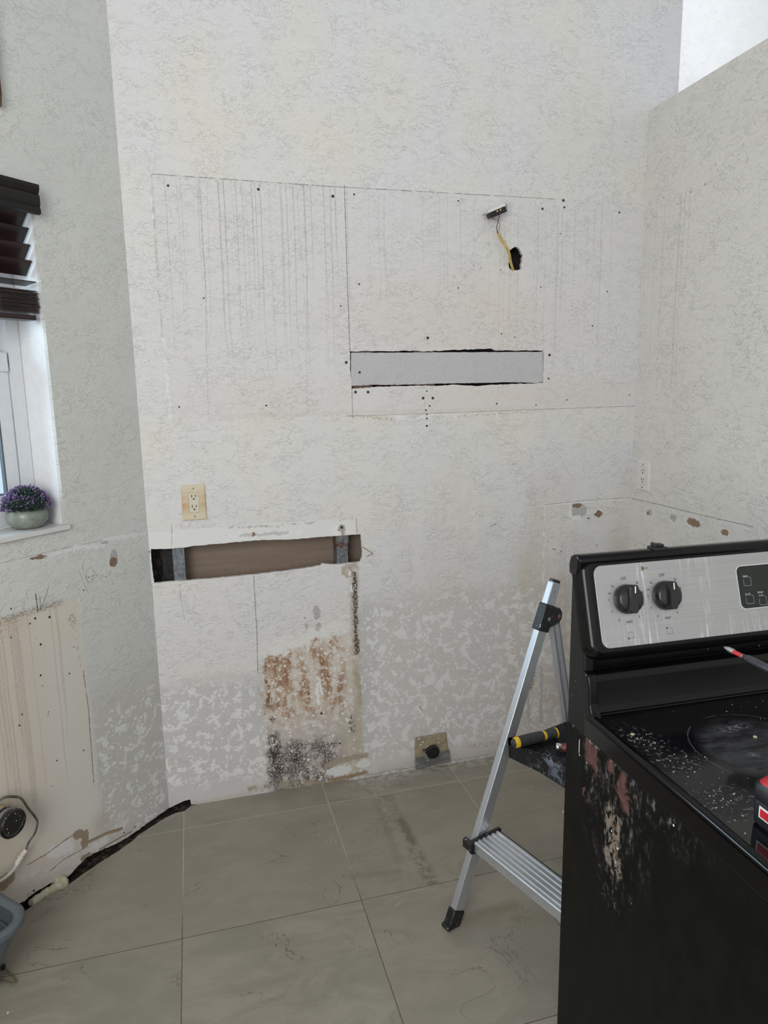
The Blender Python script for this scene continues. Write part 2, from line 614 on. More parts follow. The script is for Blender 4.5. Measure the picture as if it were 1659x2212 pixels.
        w.paint((0.33, 0.32, 0.30), w.path([P(388, 1262), P(392, 1300), P(399, 1340)], 0.0007).max(w.path([P(371, 1134), P(371, 1182)], 0.0009)).max(w.path([P(769, 1120), P(771, 1152)], 0.0012)))
        w.paint((0.40, 0.39, 0.36), w.path([P(328, 1262), P(338, 1400), P(347, 1520), P(348, 1600)], 0.0012, w.pj) * t.ss(w.mid, 0.42, 0.5) * 0.8)
        w.paint((0.30, 0.29, 0.27), w.path([P(556, 1500), P(558, 1481), P(562, 1503)], 0.0006))
        # torn grey flakes
        torn = w.ell(P(684, 1323), 0.013, 0.028).max(w.ell(P(687, 1355), 0.014, 0.016)).max(w.ell(P(661, 1357), 0.006, 0.020)).max(w.ell(P(660, 1334), 0.005, 0.006))
        w.paint((0.45, 0.44, 0.425), torn)
        # ------------------------------------------------ rust-brown and black mould panel
        mu0, mu1 = P(568, 1540)[0], P(778, 1540)[0]
        slant = (w.u - 0.2) * 0.22
        panel = t.ss(w.u + (w.mid - 0.5) * 0.07, mu0 - 0.012, mu0 + 0.03) * t.ss(w.u, mu1 + 0.004, mu1 - 0.010)
        jz = (w.mid - 0.5) * 0.16
        top = t.ss(w.z - slant + jz, 0.535, 0.50)
        pm = panel * top
        st, _ = t.noise(w.p * (55, 0, 11), 1, 3, 0.6)
        sv, _ = t.noise(w.p * (17, 0, 5), 1, 2, 0.5)
        w.paint((0.745, 0.73, 0.70), panel * t.ss(w.z - slant + jz, 0.60, 0.57) * t.ss(w.fine + (cells - 0.4) * 0.3, 0.42, 0.45) * 0.85)
        w.paint((0.60, 0.535, 0.46), pm * t.ss(w.mid, 0.30, 0.5) * 0.95)
        rust = pm * t.ss(w.z + (w.mid - 0.5) * 0.16, 0.25, 0.33) * t.ss(w.u + (sv - 0.5) * 0.06, mu1 - 0.035, mu1 - 0.075)
        w.paint((0.47, 0.335, 0.24), rust * t.ss(sv + (st - 0.5) * 0.3 + (w.mid - 0.5) * 0.5, 0.36, 0.52) * 0.95)
        w.paint((0.31, 0.18, 0.105), rust * t.ss(sv + (st - 0.5) * 0.5 + (w.fine - 0.5) * 0.5, 0.49, 0.60) * 0.85)
        w.paint((0.17, 0.075, 0.035), rust * t.ss(st + (sv - 0.5) * 0.6, 0.60, 0.68) * t.ss(w.fine, 0.40, 0.52) * 0.75)
        w.paint((0.17, 0.085, 0.045), w.seg(P(577, 1475), P(585, 1520), 0.016, w.pd) * t.ss(st, 0.46, 0.54) * 0.8)
        w.paint((0.66, 0.60, 0.53), rust * t.ss(cells, 0.34, 0.30) * t.ss(w.mid, 0.44, 0.5) * 0.75)
        w.paint((0.66, 0.615, 0.56), pm * raw * t.ss(w.mid, 0.34, 0.48) * 0.75)
        low = panel * t.ss(w.z + (w.big - 0.5) * 0.1, 0.34, 0.22)
        w.paint((0.44, 0.395, 0.375), low * t.ss(w.mid, 0.36, 0.6) * 0.65)
        w.paint((0.47, 0.42, 0.34), low * t.ss(w.u, 0.40, 0.50) * t.ss(sv, 0.35, 0.6) * 0.6)
        mn, _ = t.noise(w.p * (1, 0, 0.8), 15, 4, 0.7)
        mould = low * t.ss(w.z + jz, 0.215, 0.16) * t.ss(w.u, mu1 - 0.04, mu1 - 0.14)
        w.paint((0.12, 0.10, 0.10), mould * t.ss(mn, 0.34, 0.54) * t.ss(w.fine, 0.32, 0.55))
        hot = w.ell(P(591, 1615), 0.026, 0.070, soft=0.5).max(w.ell(P(636, 1632), 0.022, 0.035, soft=0.5)).max(w.ell(P(600, 1665), 0.034, 0.022, soft=0.6)).max(w.ell(P(588, 1554), 0.013, 0.014)).max(w.ell(P(665, 1682), 0.045, 0.026, soft=0.6)).max(w.ell(P(712, 1612), 0.024, 0.016, soft=0.5))
        w.paint((0.045, 0.037, 0.037), hot * t.ss(w.fine + (mn - 0.5) * 0.9, 0.44, 0.56) * 0.92)
        w.paint((0.05, 0.04, 0.035), w.ell(P(762, 1562), 0.017, 0.045, soft=0.4) * t.ss(w.fine, 0.47, 0.58) * 0.9)
        w.paint((0.74, 0.725, 0.70), pm * t.ss(t.voro(w.pj, 50) + (w.mid - 0.5) * -1.2, 0.20, 0.175) * 0.9)
        w.paint((0.78, 0.775, 0.76), w.seg(P(684, 1478), P(688, 1520), 0.006, w.pd).max(w.seg(P(688, 1462), P(696, 1500), 0.005, w.pd)))
        # black line under the right end of the cut
        w.paint((0.47, 0.40, 0.32), w.path([P(765, 1222), P(766, 1330), P(770, 1440), P(774, 1530), P(776, 1640)], 0.016, w.pd) * t.ss(w.mid, 0.32, 0.48) * 0.8)
        w.paint((0.42, 0.35, 0.27), w.ell(P(752, 1233), 0.026, 0.026) * t.ss(w.fine, 0.38, 0.5) * 0.9)
        w.paint((0.07, 0.055, 0.05), w.path([P(766, 1240), P(768, 1300), P(769, 1360), P(771, 1410)], 0.0088, w.pd) * t.ss(w.fine, 0.41, 0.52))
        w.paint((0.80, 0.795, 0.785), w.ell(P(755, 1237), 0.004, 0.012).max(w.ell(P(759, 1270), 0.006, 0.014)))
        w.paint((0.40, 0.325, 0.245), w.path([P(772, 1455), P(778, 1520)], 0.008, w.pd) * 0.6)
        w.paint((0.37, 0.30, 0.235), w.path([P(784, 1182), P(800, 1192), P(805, 1196)], 0.0022, w.pj).max(w.seg(P(804, 1197), P(792, 1202), 0.0018, w.pj)))
        w.paint((0.36, 0.31, 0.235), w.path([P(706, 1655), P(740, 1640), P(790, 1632)], 0.011, w.pd).max(w.seg(P(708, 1690), P(706, 1660), 0.004, w.pd)))
        w.paint((0.66, 0.655, 0.64), w.ell(P(733, 1665), 0.05, 0.020).max(w.ell(P(785, 1650), 0.030, 0.016)))
        w.paint((0.27, 0.185, 0.11), w.path([P(712, 1685), P(745, 1680), P(790, 1668)], 0.008, w.pd) * 0.9)
        w.paint((0.33, 0.28, 0.20), w.path([P(540, 1705), P(620, 1695), P(700, 1690)], 0.012, w.pd) * t.ss(w.mid, 0.38, 0.55) * 0.85)
        w.paint((0.50, 0.46, 0.40), w.path([P(410, 1738), P(540, 1715)], 0.010, w.pd) * 0.7)
        flat = band.max(zone * 0.75).max(pm * 0.95)
    if zone_ == 'right':
        w.paint((0.25, 0.12, 0.055), w.path([P(1152, 1435), P(1146, 1485)], 0.013, w.pd) * t.ss(w.fine, 0.44, 0.52) * 0.95)
        w.paint((0.50, 0.42, 0.33), w.path([P(1213, 1260), P(1218, 1400), P(1190, 1520)], 0.035, w.pd, 0.9) * 0.4)
        w.paint((0.46, 0.44, 0.41), w.seg(P(1140, 1500), P(1143, 1560), 0.006, w.pd).max(w.seg(P(1170, 1440), P(1168, 1560), 0.006, w.pd)) * 0.9)
        w.paint((0.34, 0.22, 0.14), w.seg(P(1018, 1612), P(1072, 1606), 0.013, w.pd) * t.ss(w.fine, 0.50, 0.58) * 0.7)
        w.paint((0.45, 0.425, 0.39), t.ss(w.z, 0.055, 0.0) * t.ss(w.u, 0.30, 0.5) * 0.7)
        # old backsplash line by the right corner, with torn spots
        w.paint((0.76, 0.755, 0.74), w.path([P(1176, 1091), P(1265, 1083), P(1362, 1077)], 0.006, w.pd, 0.3) * t.ss(w.mid, 0.42, 0.46) * 0.9)
        w.paint((0.76, 0.755, 0.74), w.path([P(1176, 1091), P(1174, 1250), P(1173, 1420)], 0.004, w.pd, 0.3) * t.ss(w.mid, 0.45, 0.5) * 0.9)
        w.paint((0.32, 0.315, 0.30), w.path([P(1176, 1090), P(1265, 1081), P(1362, 1075)], 0.0011) * t.ss(w.fine, 0.3, 0.45))
        w.paint((0.79, 0.785, 0.77), w.ell(P(1247, 1106), 0.040, 0.036).max(w.ell(P(1292, 1108), 0.024, 0.016)))
        w.paint((0.47, 0.465, 0.45), w.ell(P(1250, 1104), 0.033, 0.028))
        w.paint((0.79, 0.785, 0.77), w.ell(P(1246, 1117), 0.020, 0.008).max(w.ell(P(1232, 1105), 0.010, 0.007)))
        w.paint(PAPER, w.ell(P(1245, 1092), 0.020, 0.009).max(w.ell(P(1293, 1110), 0.019, 0.012)).max(w.ell(P(1271, 1120), 0.006, 0.004)))
        w.paint((0.33, 0.31, 0.29), w.seg(P(1058, 1138), P(1072, 1131), 0.0016, w.pj).max(w.seg(P(907, 1527), P(912, 1534), 0.002, w.pj)))
        flat = zone * 0.75
    # screw and nail holes
    big = [(748, 783, 4), (777, 805, 3.5), (924, 730, 4), (768, 847, 4), (795, 847, 4), (914, 860, 4), (935, 860, 4), (1187, 767, 4), (1217, 433, 4), (1172, 451, 3.5), (1219, 448, 3),
           (1338, 459, 3), (558, 409, 3.5), (719, 424, 4), (363, 401, 3), (765, 420, 2.5), (1185, 818, 3), (922, 920, 3.2), (922, 904, 2.6), (928, 877, 2.6), (920, 886, 2.6), (922, 845, 2.2), (922, 895, 2.2), (1073, 872, 2.6), (1158, 875, 2.2),
           (575, 876, 2.4), (1280, 704, 2.4), (1168, 620, 2), (990, 434, 2.2), (776, 614, 2.4), (990, 622, 2), (738, 1139, 4), (739, 1140, 3.4), (321, 1192, 3.5), (734, 1605, 3), (694, 1541, 3.6),
           (1083, 721, 2), (1112, 728, 1.8), (736, 661, 2), (440, 644, 2), (387, 879, 2.2), (1360, 853, 2), (1312, 630, 2.2), (1210, 505, 2), (1112, 538, 2), (1082, 583, 1.6), (1039, 579, 1.4), (1023, 574, 1.4), (1225, 864, 2),
           (1195, 1186, 2), (1199, 1187, 2), (1212, 1191, 2), (1215, 1180, 1.6), (1289, 1177, 1.6), (1289, 1180, 1.4), (1371, 1178, 1.6), (1184, 1170, 1.6)]
    big = [(*P(x, y), r * 0.00135) for x, y, r in big]
    big = [q for q in big if ('up' if q[1] > SPLIT_Z else 'low' if q[0] < SPLIT_U else 'right') == zone_]
    w.paint((0.045, 0.043, 0.04), w.dots(big, 0.004))
    fl = t.voro(w.p, 34)
    w.paint((0.16, 0.14, 0.12), t.ss(fl, 0.06, 0.045) * t.ss(w.mid, 0.52, 0.58) * (cab if zone_ == 'up' else t.ss(w.z, 0.8, 0.5)) * 0.75)
    w.texture(flat)
    return t.out(w.col, 0.82, 0, 0.25)


def left_wall_material():
    w = Wall('left_wall_paint')
    t = w.t
    P = lambda x, y: L(x, y)
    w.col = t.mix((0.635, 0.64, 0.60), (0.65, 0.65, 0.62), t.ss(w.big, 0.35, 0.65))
    edge = (w.mid - 0.5) * 0.14
    zone = t.ss(w.z + edge, 0.62, 0.44) * t.ss(w.u, -0.275, -0.265)
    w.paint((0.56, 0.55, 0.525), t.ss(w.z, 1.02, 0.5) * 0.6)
    w.paint(PRIMER, zone * 0.8)
    w.paint((0.72, 0.715, 0.69), w.splashes(0.02) * zone * t.ss(w.z + edge, 0.52, 0.44) * 0.85)
    # where the base cabinet stood: smooth, yellowed, with run marks
    cab = t.ss(w.u, -0.276, -0.286) * t.ss(w.z, 0.882, 0.868)
    w.paint((0.64, 0.605, 0.545), cab * 0.9)
    w.paint((0.60, 0.52, 0.43), cab * t.ss(w.u, -0.36, -0.50) * 0.55)
    w.paint((0.66, 0.60, 0.50), w.ell((-0.35, 0.81), 0.08, 0.06, w.p, 0.6) * cab * 0.6)
    w.paint((0.40, 0.355, 0.30), w.drips(-0.62, -0.30, 0.87, 0.30, 0.60, 60, 1.7) * 0.40)
    w.paint((0.40, 0.30, 0.24), w.drips(-0.62, -0.43, 0.87, 0.30, 0.57, 45, 5.2) * 0.40)
    gz = t.ss(abs(w.z - 0.872), 0.016, 0.003) * t.ss(w.u, -0.325, -0.35)
    w.paint((0.30, 0.25, 0.20), gz * t.ss(w.fine, 0.42, 0.56) * 0.8)
    w.paint((0.40, 0.27, 0.18), t.ss(w.z, 0.80, 0.87) * t.ss(w.z, 0.885, 0.87) * t.ss(w.u, -0.40, -0.5) * t.ss(w.fine, 0.45, 0.6) * 0.5)
    sp = t.voro(w.p, 60)
    w.paint((0.16, 0.13, 0.11), t.ss(sp, 0.13, 0.10) * cab * t.ss(w.z, 0.55, 0.85) * t.ss(w.fine, 0.5, 0.55) * 0.8)
    w.paint((0.17, 0.16, 0.14), w.path([P(180, 1450), P(191, 1530), P(203, 1695)], 0.0013, w.pj) * t.ss(w.mid, 0.36, 0.44))
    w.paint((0.42, 0.39, 0.34), w.path([P(162, 1330), P(168, 1400), P(192, 1530)], 0.0035, w.pd) * t.ss(w.mid, 0.5, 0.6) * 0.7)
    w.paint((0.30, 0.26, 0.22), w.ell(P(156, 1340), 0.010, 0.028) * t.ss(w.fine, 0.5, 0.56) * 0.8)
    # torn edge of the old backsplash
    w.paint((0.47, 0.46, 0.44), w.path([P(0, 1217), P(50, 1205), P(150, 1182), P(312, 1149)], 0.0011))
    w.paint((0.74, 0.735, 0.72), w.path([P(105, 1199), P(145, 1190), P(165, 1183), P(225, 1178)], 0.0055, w.pd, 0.3).max(w.path([P(225, 1165), P(315, 1152)], 0.006, w.pd, 0.3)))
    w.paint((0.74, 0.735, 0.72), w.ell(P(246, 1207), 0.019, 0.030))
    w.paint((0.44, 0.43, 0.42), w.ell(P(246, 1203), 0.016, 0.026).max(w.ell(P(226, 1172), 0.012, 0.006)))
    brn = w.ell(P(245, 1214), 0.014, 0.018).max(w.ell(P(82, 1204), 0.026, 0.0055, ang=-0.08))
    w.paint(PAPER, brn)
    # scribbles
    pen = w.path([P(181, 1208), P(178, 1226), P(185, 1250), P(192, 1262)], 0.0006).max(w.path([P(171, 1233), P(180, 1258), P(189, 1278)], 0.0006))
    pen = pen.max(w.path([P(186, 1248), P(187, 1232), P(197, 1225), P(205, 1238), P(200, 1258), P(192, 1258), P(186, 1248)], 0.0006))
    w.paint((0.25, 0.245, 0.235), pen * t.ss(w.fine, 0.25, 0.5))
    w.paint((0.10, 0.09, 0.08), w.path([P(77, 1284), P(82, 1322)], 0.0014).max(w.path([P(105, 1268), P(89, 1317)], 0.0007)).max(w.path([P(86, 1290), P(88, 1318)], 0.0009)))
    w.paint((0.17, 0.16, 0.15), w.seg(P(188, 1248), P(230, 1246), 0.006, w.pd) * t.ss(w.fine, 0.56, 0.6))
    # water damage and torn paper along the foot
    foot = t.ss(w.z + (w.mid - 0.5) * 0.10, 0.17, 0.08) * t.ss(w.u, -0.12, -0.2)
    w.paint((0.56, 0.51, 0.46), foot * t.ss(w.mid, 0.35, 0.6) * 0.7)
    w.paint((0.50, 0.43, 0.34), t.ss(w.z + edge, 0.42, 0.30) * t.ss(w.z, 0.1, 0.2) * t.ss(w.u, -0.50, -0.58) * 0.7)
    w.paint((0.45, 0.40, 0.33), w.ell(P(220, 1778), 0.03, 0.04, soft=0.7) * 0.55)
    torn = w.path([P(60, 1868), P(100, 1845), P(140, 1815), P(165, 1800)], 0.0022, w.pj)
    torn = torn.max(w.path([P(165, 1802), P(183, 1803), P(184, 1822)], 0.013, w.pd, 0.15)).max(w.path([P(184, 1822), P(230, 1800), P(263, 1790)], 0.0055, w.pj, 0.2))
    torn = torn.max(w.path([P(110, 1880), P(140, 1855), P(190, 1828)], 0.0018, w.pj)).max(w.path([P(215, 1835), P(262, 1808), P(285, 1796)], 0.003, w.pj))
    torn = torn.max(w.ell(P(10, 1905), 0.030, 0.022)).max(w.ell(P(190, 1850), 0.03, 0.010, ang=-0.3))
    w.paint((0.30, 0.235, 0.165), torn)
    w.paint((0.66, 0.655, 0.645), w.ell(P(130, 1835), 0.05, 0.022, ang=-0.35).max(w.ell(P(215, 1822), 0.03, 0.008, ang=-0.3)) * (1 - torn) * 0.8)
    w.paint((0.66, 0.64, 0.62), w.path([P(40, 1900), P(110, 1880), P(160, 1850)], 0.014, w.pd) * (1 - torn) * t.ss(w.mid, 0.48, 0.52) * 0.8)
    w.paint((0.40, 0.335, 0.27), w.path([P(60, 1935), P(150, 1893), P(200, 1845)], 0.006, w.pd) * t.ss(w.fine, 0.45, 0.55))
    w.paint((0.03, 0.028, 0.026), w.dots([(*P(x, y), r * 0.0009) for x, y, r in ((107, 1333, 4.5), (76, 1336, 4), (88, 1392, 4), (88, 1459, 3.6), (48, 1543, 3), (42, 1567, 3.4), (181, 1621, 3), (123, 1643, 3), (65, 1347, 3), (24, 1377, 2.6),
                                                                                (150, 1455, 3), (92, 1482, 2), (105, 1538, 2), (104, 1544, 2), (73, 1924, 4), (180, 1275, 2.6), (24, 1315, 3), (160, 1398, 2), (112, 1698, 2), (291, 1786, 3), (268, 1799, 3.4))], 0.004))
    fl = t.voro(w.p, 40)
    w.paint((0.22, 0.20, 0.17), t.ss(fl, 0.07, 0.05) * cab * t.ss(w.mid, 0.46, 0.56) * 0.7)
    w.texture(cab.max(zone * 0.7).max(foot), 0.9)
    return t.out(w.col, 0.82, 0, 0.25)


def right_wall_material():
    w = Wall('right_wall_paint')
    t = w.t
    P = lambda x, y: RW(x, y)
    w.col = t.mix((0.74, 0.73, 0.695), (0.755, 0.745, 0.715), t.ss(w.big, 0.35, 0.65))
    w.paint((0.50, 0.48, 0.45), w.drips(0.0, 0.30, 2.13, 1.45, 0.62, 60, 2.2) * 0.35)
    w.paint((0.32, 0.31, 0.29), w.path([P(1392, 441), P(1440, 428), P(1526, 398)], 0.005, w.pd) * t.ss(w.fine, 0.56, 0.66) * 0.6)
    w.paint((0.75, 0.745, 0.73), w.path([P(1366, 1079), P(1450, 1105), P(1625, 1144)], 0.006, w.pd, 0.3) * t.ss(w.mid, 0.42, 0.47) * 0.9)
    w.paint((0.28, 0.275, 0.26), w.path([P(1366, 1077), P(1430, 1091), P(1520, 1114), P(1628, 1138)], 0.0012) * t.ss(w.fine, 0.28, 0.42))
    w.paint((0.76, 0.755, 0.74), w.ell(P(1399, 1106), 0.030, 0.022).max(w.ell(P(1455, 1121), 0.022, 0.022)).max(w.ell(P(1494, 1139), 0.034, 0.014)).max(w.ell(P(1561, 1150), 0.030, 0.014)).max(w.ell(P(1524, 1142), 0.020, 0.010)))
    w.paint((0.50, 0.495, 0.48), w.ell(P(1403, 1107), 0.014, 0.011).max(w.ell(P(1455, 1118), 0.018, 0.015)))
    w.paint((0.30, 0.215, 0.15), w.ell(P(1399, 1109), 0.007, 0.006).max(w.ell(P(1498, 1129), 0.034, 0.014)).max(w.ell(P(1566, 1150), 0.016, 0.010)))
    w.paint((0.05, 0.045, 0.04), w.dots([(*P(x, y), r * 0.0012) for x, y, r in ((1371, 1178, 2), (1491, 415, 2), (1523, 398, 2), (1434, 427, 2), (1464, 440, 1.6), (1437, 1024, 1.6))], 0.003))
    w.texture(None, 1.1)
    return t.out(w.col, 0.82, 0, 0.25)


def simple_wall(name, col, tex=1.0):
    w = Wall(name)
    w.col = w.t.mix(tuple(c * 0.97 for c in col), col, w.t.ss(w.big, 0.4, 0.6))
    w.texture(None, tex)
    return w.t.out(w.col, 0.82, 0, 0.25)


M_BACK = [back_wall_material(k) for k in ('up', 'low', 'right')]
M_LEFT, M_RIGHT = left_wall_material(), right_wall_material()
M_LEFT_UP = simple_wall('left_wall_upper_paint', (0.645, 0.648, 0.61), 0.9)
M_FAR = simple_wall('next_room_paint', (0.78, 0.78, 0.775), 0.8)
M_REVEAL = plain('reveal_paint', (0.78, 0.785, 0.79), 0.8, grain=0.02, scale=45, bump=0.003, spec=0.2)
M_CEIL = plain('ceiling_paint', (0.75, 0.75, 0.74), 0.9, grain=0.03, scale=30)
M_GYPSUM = plain('gypsum_core', (0.62, 0.61, 0.59), 0.9, grain=0.1, scale=120, bump=0.001)

# ------------------------------------------------------------------ STRUCTURE
rng = random.Random(4)
TH = 0.0127
# cut openings in the back wall
slot_lo = [B(x, y) for x, y in ((326, 1186), (372, 1185), (397, 1183), (419, 1179), (470, 1175), (553, 1167), (625, 1165.6), (690, 1160), (721, 1158), (748, 1156), (779, 1154),
                                (781, 1170), (782.5, 1188), (782, 1204), (778, 1214), (750, 1217), (730, 1219), (712, 1219), (697, 1217), (692, 1222), (620, 1233), (546, 1241.6), (459, 1249.6), (405, 1254), (376, 1256), (333, 1260), (330, 1236), (327, 1210))]
slot_hi = [B(x, y) for x, y in ((756, 759), (800, 758.5), (850, 759), (880, 757.5), (920, 759), (960, 757), (1000, 755), (1045, 754), (1063, 753), (1070, 757), (1173, 757),
                                (1174.5, 775), (1173, 828), (1120, 829), (1070, 831), (1025, 834), (985, 831), (950, 833), (900, 833), (860, 834), (810, 836), (760, 840), (758, 815), (756, 790))]
hole = [B(x, y) for x, y in ((1101, 541), (1106, 536), (1113, 533), (1119, 535), (1124, 541), (1127, 548), (1130, 552), (1127, 559), (1128, 565), (1125, 571), (1127, 579), (1124, 582), (1109, 584), (1100, 580), (1099, 568), (1102, 556))]
slot_lo = jag(slot_lo, 0.0010, 0.009, rng)
slot_hi = jag(slot_hi, 0.0014, 0.010, rng)
hole = jag(hole, 0.0018, 0.004, rng)
# foot of the back wall: lifted off the floor at the left, sitting on it further right
foot_b = [B(x, y) for x, y in ((368, 1745), (385, 1736), (398, 1730), (411, 1727), (413, 1738), (440, 1737.5), (470, 1733))]
foot_b = [(LP.x, foot_b[0][1])] + [p for p in foot_b[1:]]
back_poly = jag(foot_b, 0.0015, 0.012, rng, closed=False) + [(foot_b[-1][0] + 0.02, 0.0), (1.815, 0.0), (1.815, 4.3), (LP.x, 4.3)]
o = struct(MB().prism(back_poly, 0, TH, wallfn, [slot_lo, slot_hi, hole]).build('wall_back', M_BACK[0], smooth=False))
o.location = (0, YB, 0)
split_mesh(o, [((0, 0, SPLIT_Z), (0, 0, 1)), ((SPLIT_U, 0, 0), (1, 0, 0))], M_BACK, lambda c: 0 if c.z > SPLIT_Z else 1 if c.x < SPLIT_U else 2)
# wall end at the opening to the next room
struct(MB().b6(1.80, 1.815, YB + TH, YB + 0.115, 2.40, 4.3).build('trim_back_wall_end', M_RIGHT, smooth=False))

# inner board seen through the lower cut (brown paper back of the drywall of the other side)
t = NT('brown_board_paper')
n1, _ = t.noise(t.P * (3, 1, 40), 1, 3, 0.6)
n2, _ = t.noise(t.P, 190, 2, 0.6)
n3, _ = t.noise(t.P, 16, 3, 0.6)
c = t.mix((0.235, 0.178, 0.138), (0.258, 0.196, 0.152), t.ss(n1, 0.4, 0.6))
c = t.mix(c, (0.45, 0.40, 0.36), t.ss(n2, 0.62, 0.70) * t.ss(n3, 0.5, 0.62) * 0.6)
M_BOARD = t.out(c, 0.9, 0, 0.2)
M_DARK = plain('painted_cavity_shade', (0.035, 0.033, 0.032), 0.95, grain=0.3, scale=60)  # near-black colour stands for the shade inside wall openings
u0s = B(398, 1220)[0]
o = struct(MB().b6(u0s - 0.03, 1.69, 0.090, 0.10, 0.0, 1.15).build('wall_behind_studs', M_BOARD, smooth=False))
o.location = (0, YB, 0)
o = struct(MB().b6(u0s - 0.03, 1.69, 0.088, 0.10, 1.15, 2.6).build('wall_cavity_upper', M_DARK, smooth=False))  # board painted dark so the upper cut and round hole look black
o.location = (0, YB, 0)
o = struct(MB().b6(-0.30, u0s - 0.03, 0.085, 0.10, 0.0, 2.6).build('wall_cavity_left', M_DARK, smooth=False))
o.location = (0, YB, 0)

# left wall with its window opening
WS1, WS0, WZ0, WZ1 = -0.303, -1.20, 1.085, 2.036
foot_l = [L(x, y) for x, y in ((-40, 1990), (30, 1960), (54, 1946), (78, 1926), (108, 1908), (135, 1898), (148, 1893), (169, 1870), (189, 1851), (209, 1841), (243, 1826), (280, 1810), (289, 1800), (297, 1797), (337, 1769), (368, 1745))]
foot_l = [(p[0], max(p[1], 0.002)) for p in foot_l]
foot_l[-1] = (0.0, foot_b[0][1])
foot_l = [(-2.2, 0.0), (-0.75, 0.0)] + jag(foot_l, 0.0022, 0.010, rng, closed=False)
left_poly = foot_l + [(0, 4.3), (-2.2, 4.3)]
win = [(WS0, WZ0), (WS1, WZ0), (WS1, WZ1), (WS0, WZ1)]
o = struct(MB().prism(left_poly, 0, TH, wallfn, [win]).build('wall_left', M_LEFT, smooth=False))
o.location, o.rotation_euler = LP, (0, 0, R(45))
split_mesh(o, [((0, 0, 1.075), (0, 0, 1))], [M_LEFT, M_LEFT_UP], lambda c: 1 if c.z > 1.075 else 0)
# reveal: four plastered faces 12 cm deep
rv = MB()
rv.b6(WS1, WS1 + TH, TH, 0.20, WZ0 - 0.3, WZ1 + 0.2)
rv.b6(WS0 - TH, WS0, TH, 0.20, WZ0 - 0.3, WZ1 + 0.2)
rv.b6(WS0, WS1, TH, 0.20, WZ1, WZ1 + TH)
rv.b6(WS0, WS1, TH, 0.20, WZ0 - 0.05, WZ0 - 0.003)
o = struct(rv.build('trim_window_reveal', M_REVEAL, smooth=False))
o.location, o.rotation_euler = LP, (0, 0, R(45))
t = NT('masonry_dark')
n1, _ = t.noise(t.P, 45, 4, 0.7)
n2, _ = t.noise(t.P, 12, 3, 0.6)
c = t.mix((0.022, 0.018, 0.015), (0.11, 0.085, 0.065), t.ss(n1, 0.45, 0.68))
c = t.mix(c, (0.33, 0.30, 0.27), t.ss(n1, 0.68, 0.74) * t.ss(n2, 0.5, 0.6))
t.bump(n1, 0.8, 0.006)
M_ROUGH = t.out(c, 0.95, 0, 0.2)
ob = MB()
ob.b6(-2.2, 0.10, 0.035, 0.05, -0.03, 1.0)
o = struct(ob.build('wall_left_core', M_ROUGH, smooth=False))
o.location, o.rotation_euler = LP, (0, 0, R(45))

# right wall (stops at 2.47 m), ledge on top
o = struct(MB().b6(0, 4.3, 0, 0.12, 0, 2.469).build('wall_right', M_RIGHT, smooth=False))
o.location, o.rotation_euler = (XR, YB, 0), (0, 0, R(-90))
struct(MB().b6(1.0, 6.5, 3.9, 4.0, 0, 4.3).build('wall_far', M_FAR, smooth=False)).location = (0, 0, 0)
# the rest of the room, out of view: ceiling, continuing left wall
struct(MB().b6(-3.2, 6.5, -3.2, 4.0, 4.3, 4.36).build('ceiling', M_CEIL, smooth=False))
struct(MB().b6(-1.79, -1.70, -3.2, 0.85, 0, 4.3).build('wall_side', M_FAR, smooth=False))

# floor: large stone-look tiles
t = NT('stone_tile')
x, y, z = t.sep(t.P)
TX, TY, OX, OY = 0.507, 0.5005, -0.112, 2.262
fx = (x - OX) / TX
fy = (y - OY) / TY
ix, iy = t.m('FLOOR', fx), t.m('FLOOR', fy)
gx = t.m('MINIMUM', fx - ix, 1 - (fx - ix)) * TX
gy = t.m('MINIMUM', fy - iy, 1 - (fy - iy)) * TY
nw, _ = t.noise(t.P, 60, 2, 0.5)
g = gx.min(gy) + (nw - 0.5) * 0.0012
per = t.comb(ix * 7.13, iy * 3.77, 0.0)
q = t.P + per
nA, cA = t.noise(q, 2.4, 4, 0.6, 0.6)
nB, _ = t.noise(q * (1.0, 2.2, 1.0), 5.5, 5, 0.65, 0.8)
nC, _ = t.noise(t.P, 260, 2, 0.6)
tone, _ = t.noise(per, 1.7, 0)
c = t.mix((0.262, 0.244, 0.200), (0.330, 0.305, 0.252), t.ss(nB, 0.36, 0.64))
c = t.mix(c, (0.250, 0.240, 0.190), t.ss(nA, 0.48, 0.70) * 0.8)
c = t.mix(c, (0.30, 0.258, 0.208), t.ss(tone, 0.45, 0.6) * 0.45)
c = t.mix(c, (0.34, 0.32, 0.275), t.ss(nC, 0.60, 0.75) * 0.18)
vn, _ = t.noise(q, 3.4, 5, 0.62, 1.0)
vm, _ = t.noise(q, 4.5, 1, 0.5)
c = t.mix(c, (0.105, 0.092, 0.075), t.ss(abs(vn - 0.5), 0.006, 0.001) * t.ss(vm, 0.50, 0.66) * 0.7)
vl, _ = t.noise(q + (5.2, 1.3, 0), 3.0, 4, 0.6, 1.0)
c = t.mix(c, (0.40, 0.375, 0.33), t.ss(abs(vl - 0.5), 0.006, 0.0) * t.ss(vm, 0.48, 0.36) * 0.35)


def fseg(a, b, w_, soft=0.5, p=None):
    a, b = Vector((a[0], a[1], 0)), Vector((b[0], b[1], 0))
    d = b - a
    qq = (p or t.P) - tuple(a)
    h = (t.vm('DOT_PRODUCT', qq, tuple(d)) * (1 / d.length_squared)).max(0.0).min(1.0)
    return t.ss(t.vm('LENGTH', (qq - t.vm('SCALE', tuple(d), scale=h)) * (1, 1, 0)), w_ * (1 + soft), w_ * (1 - soft))


nS, cS = t.noise(t.P, 38, 3, 0.65)
pd = t.P + t.vm('SCALE', cS - (0.5, 0.5, 0.5), scale=0.03)
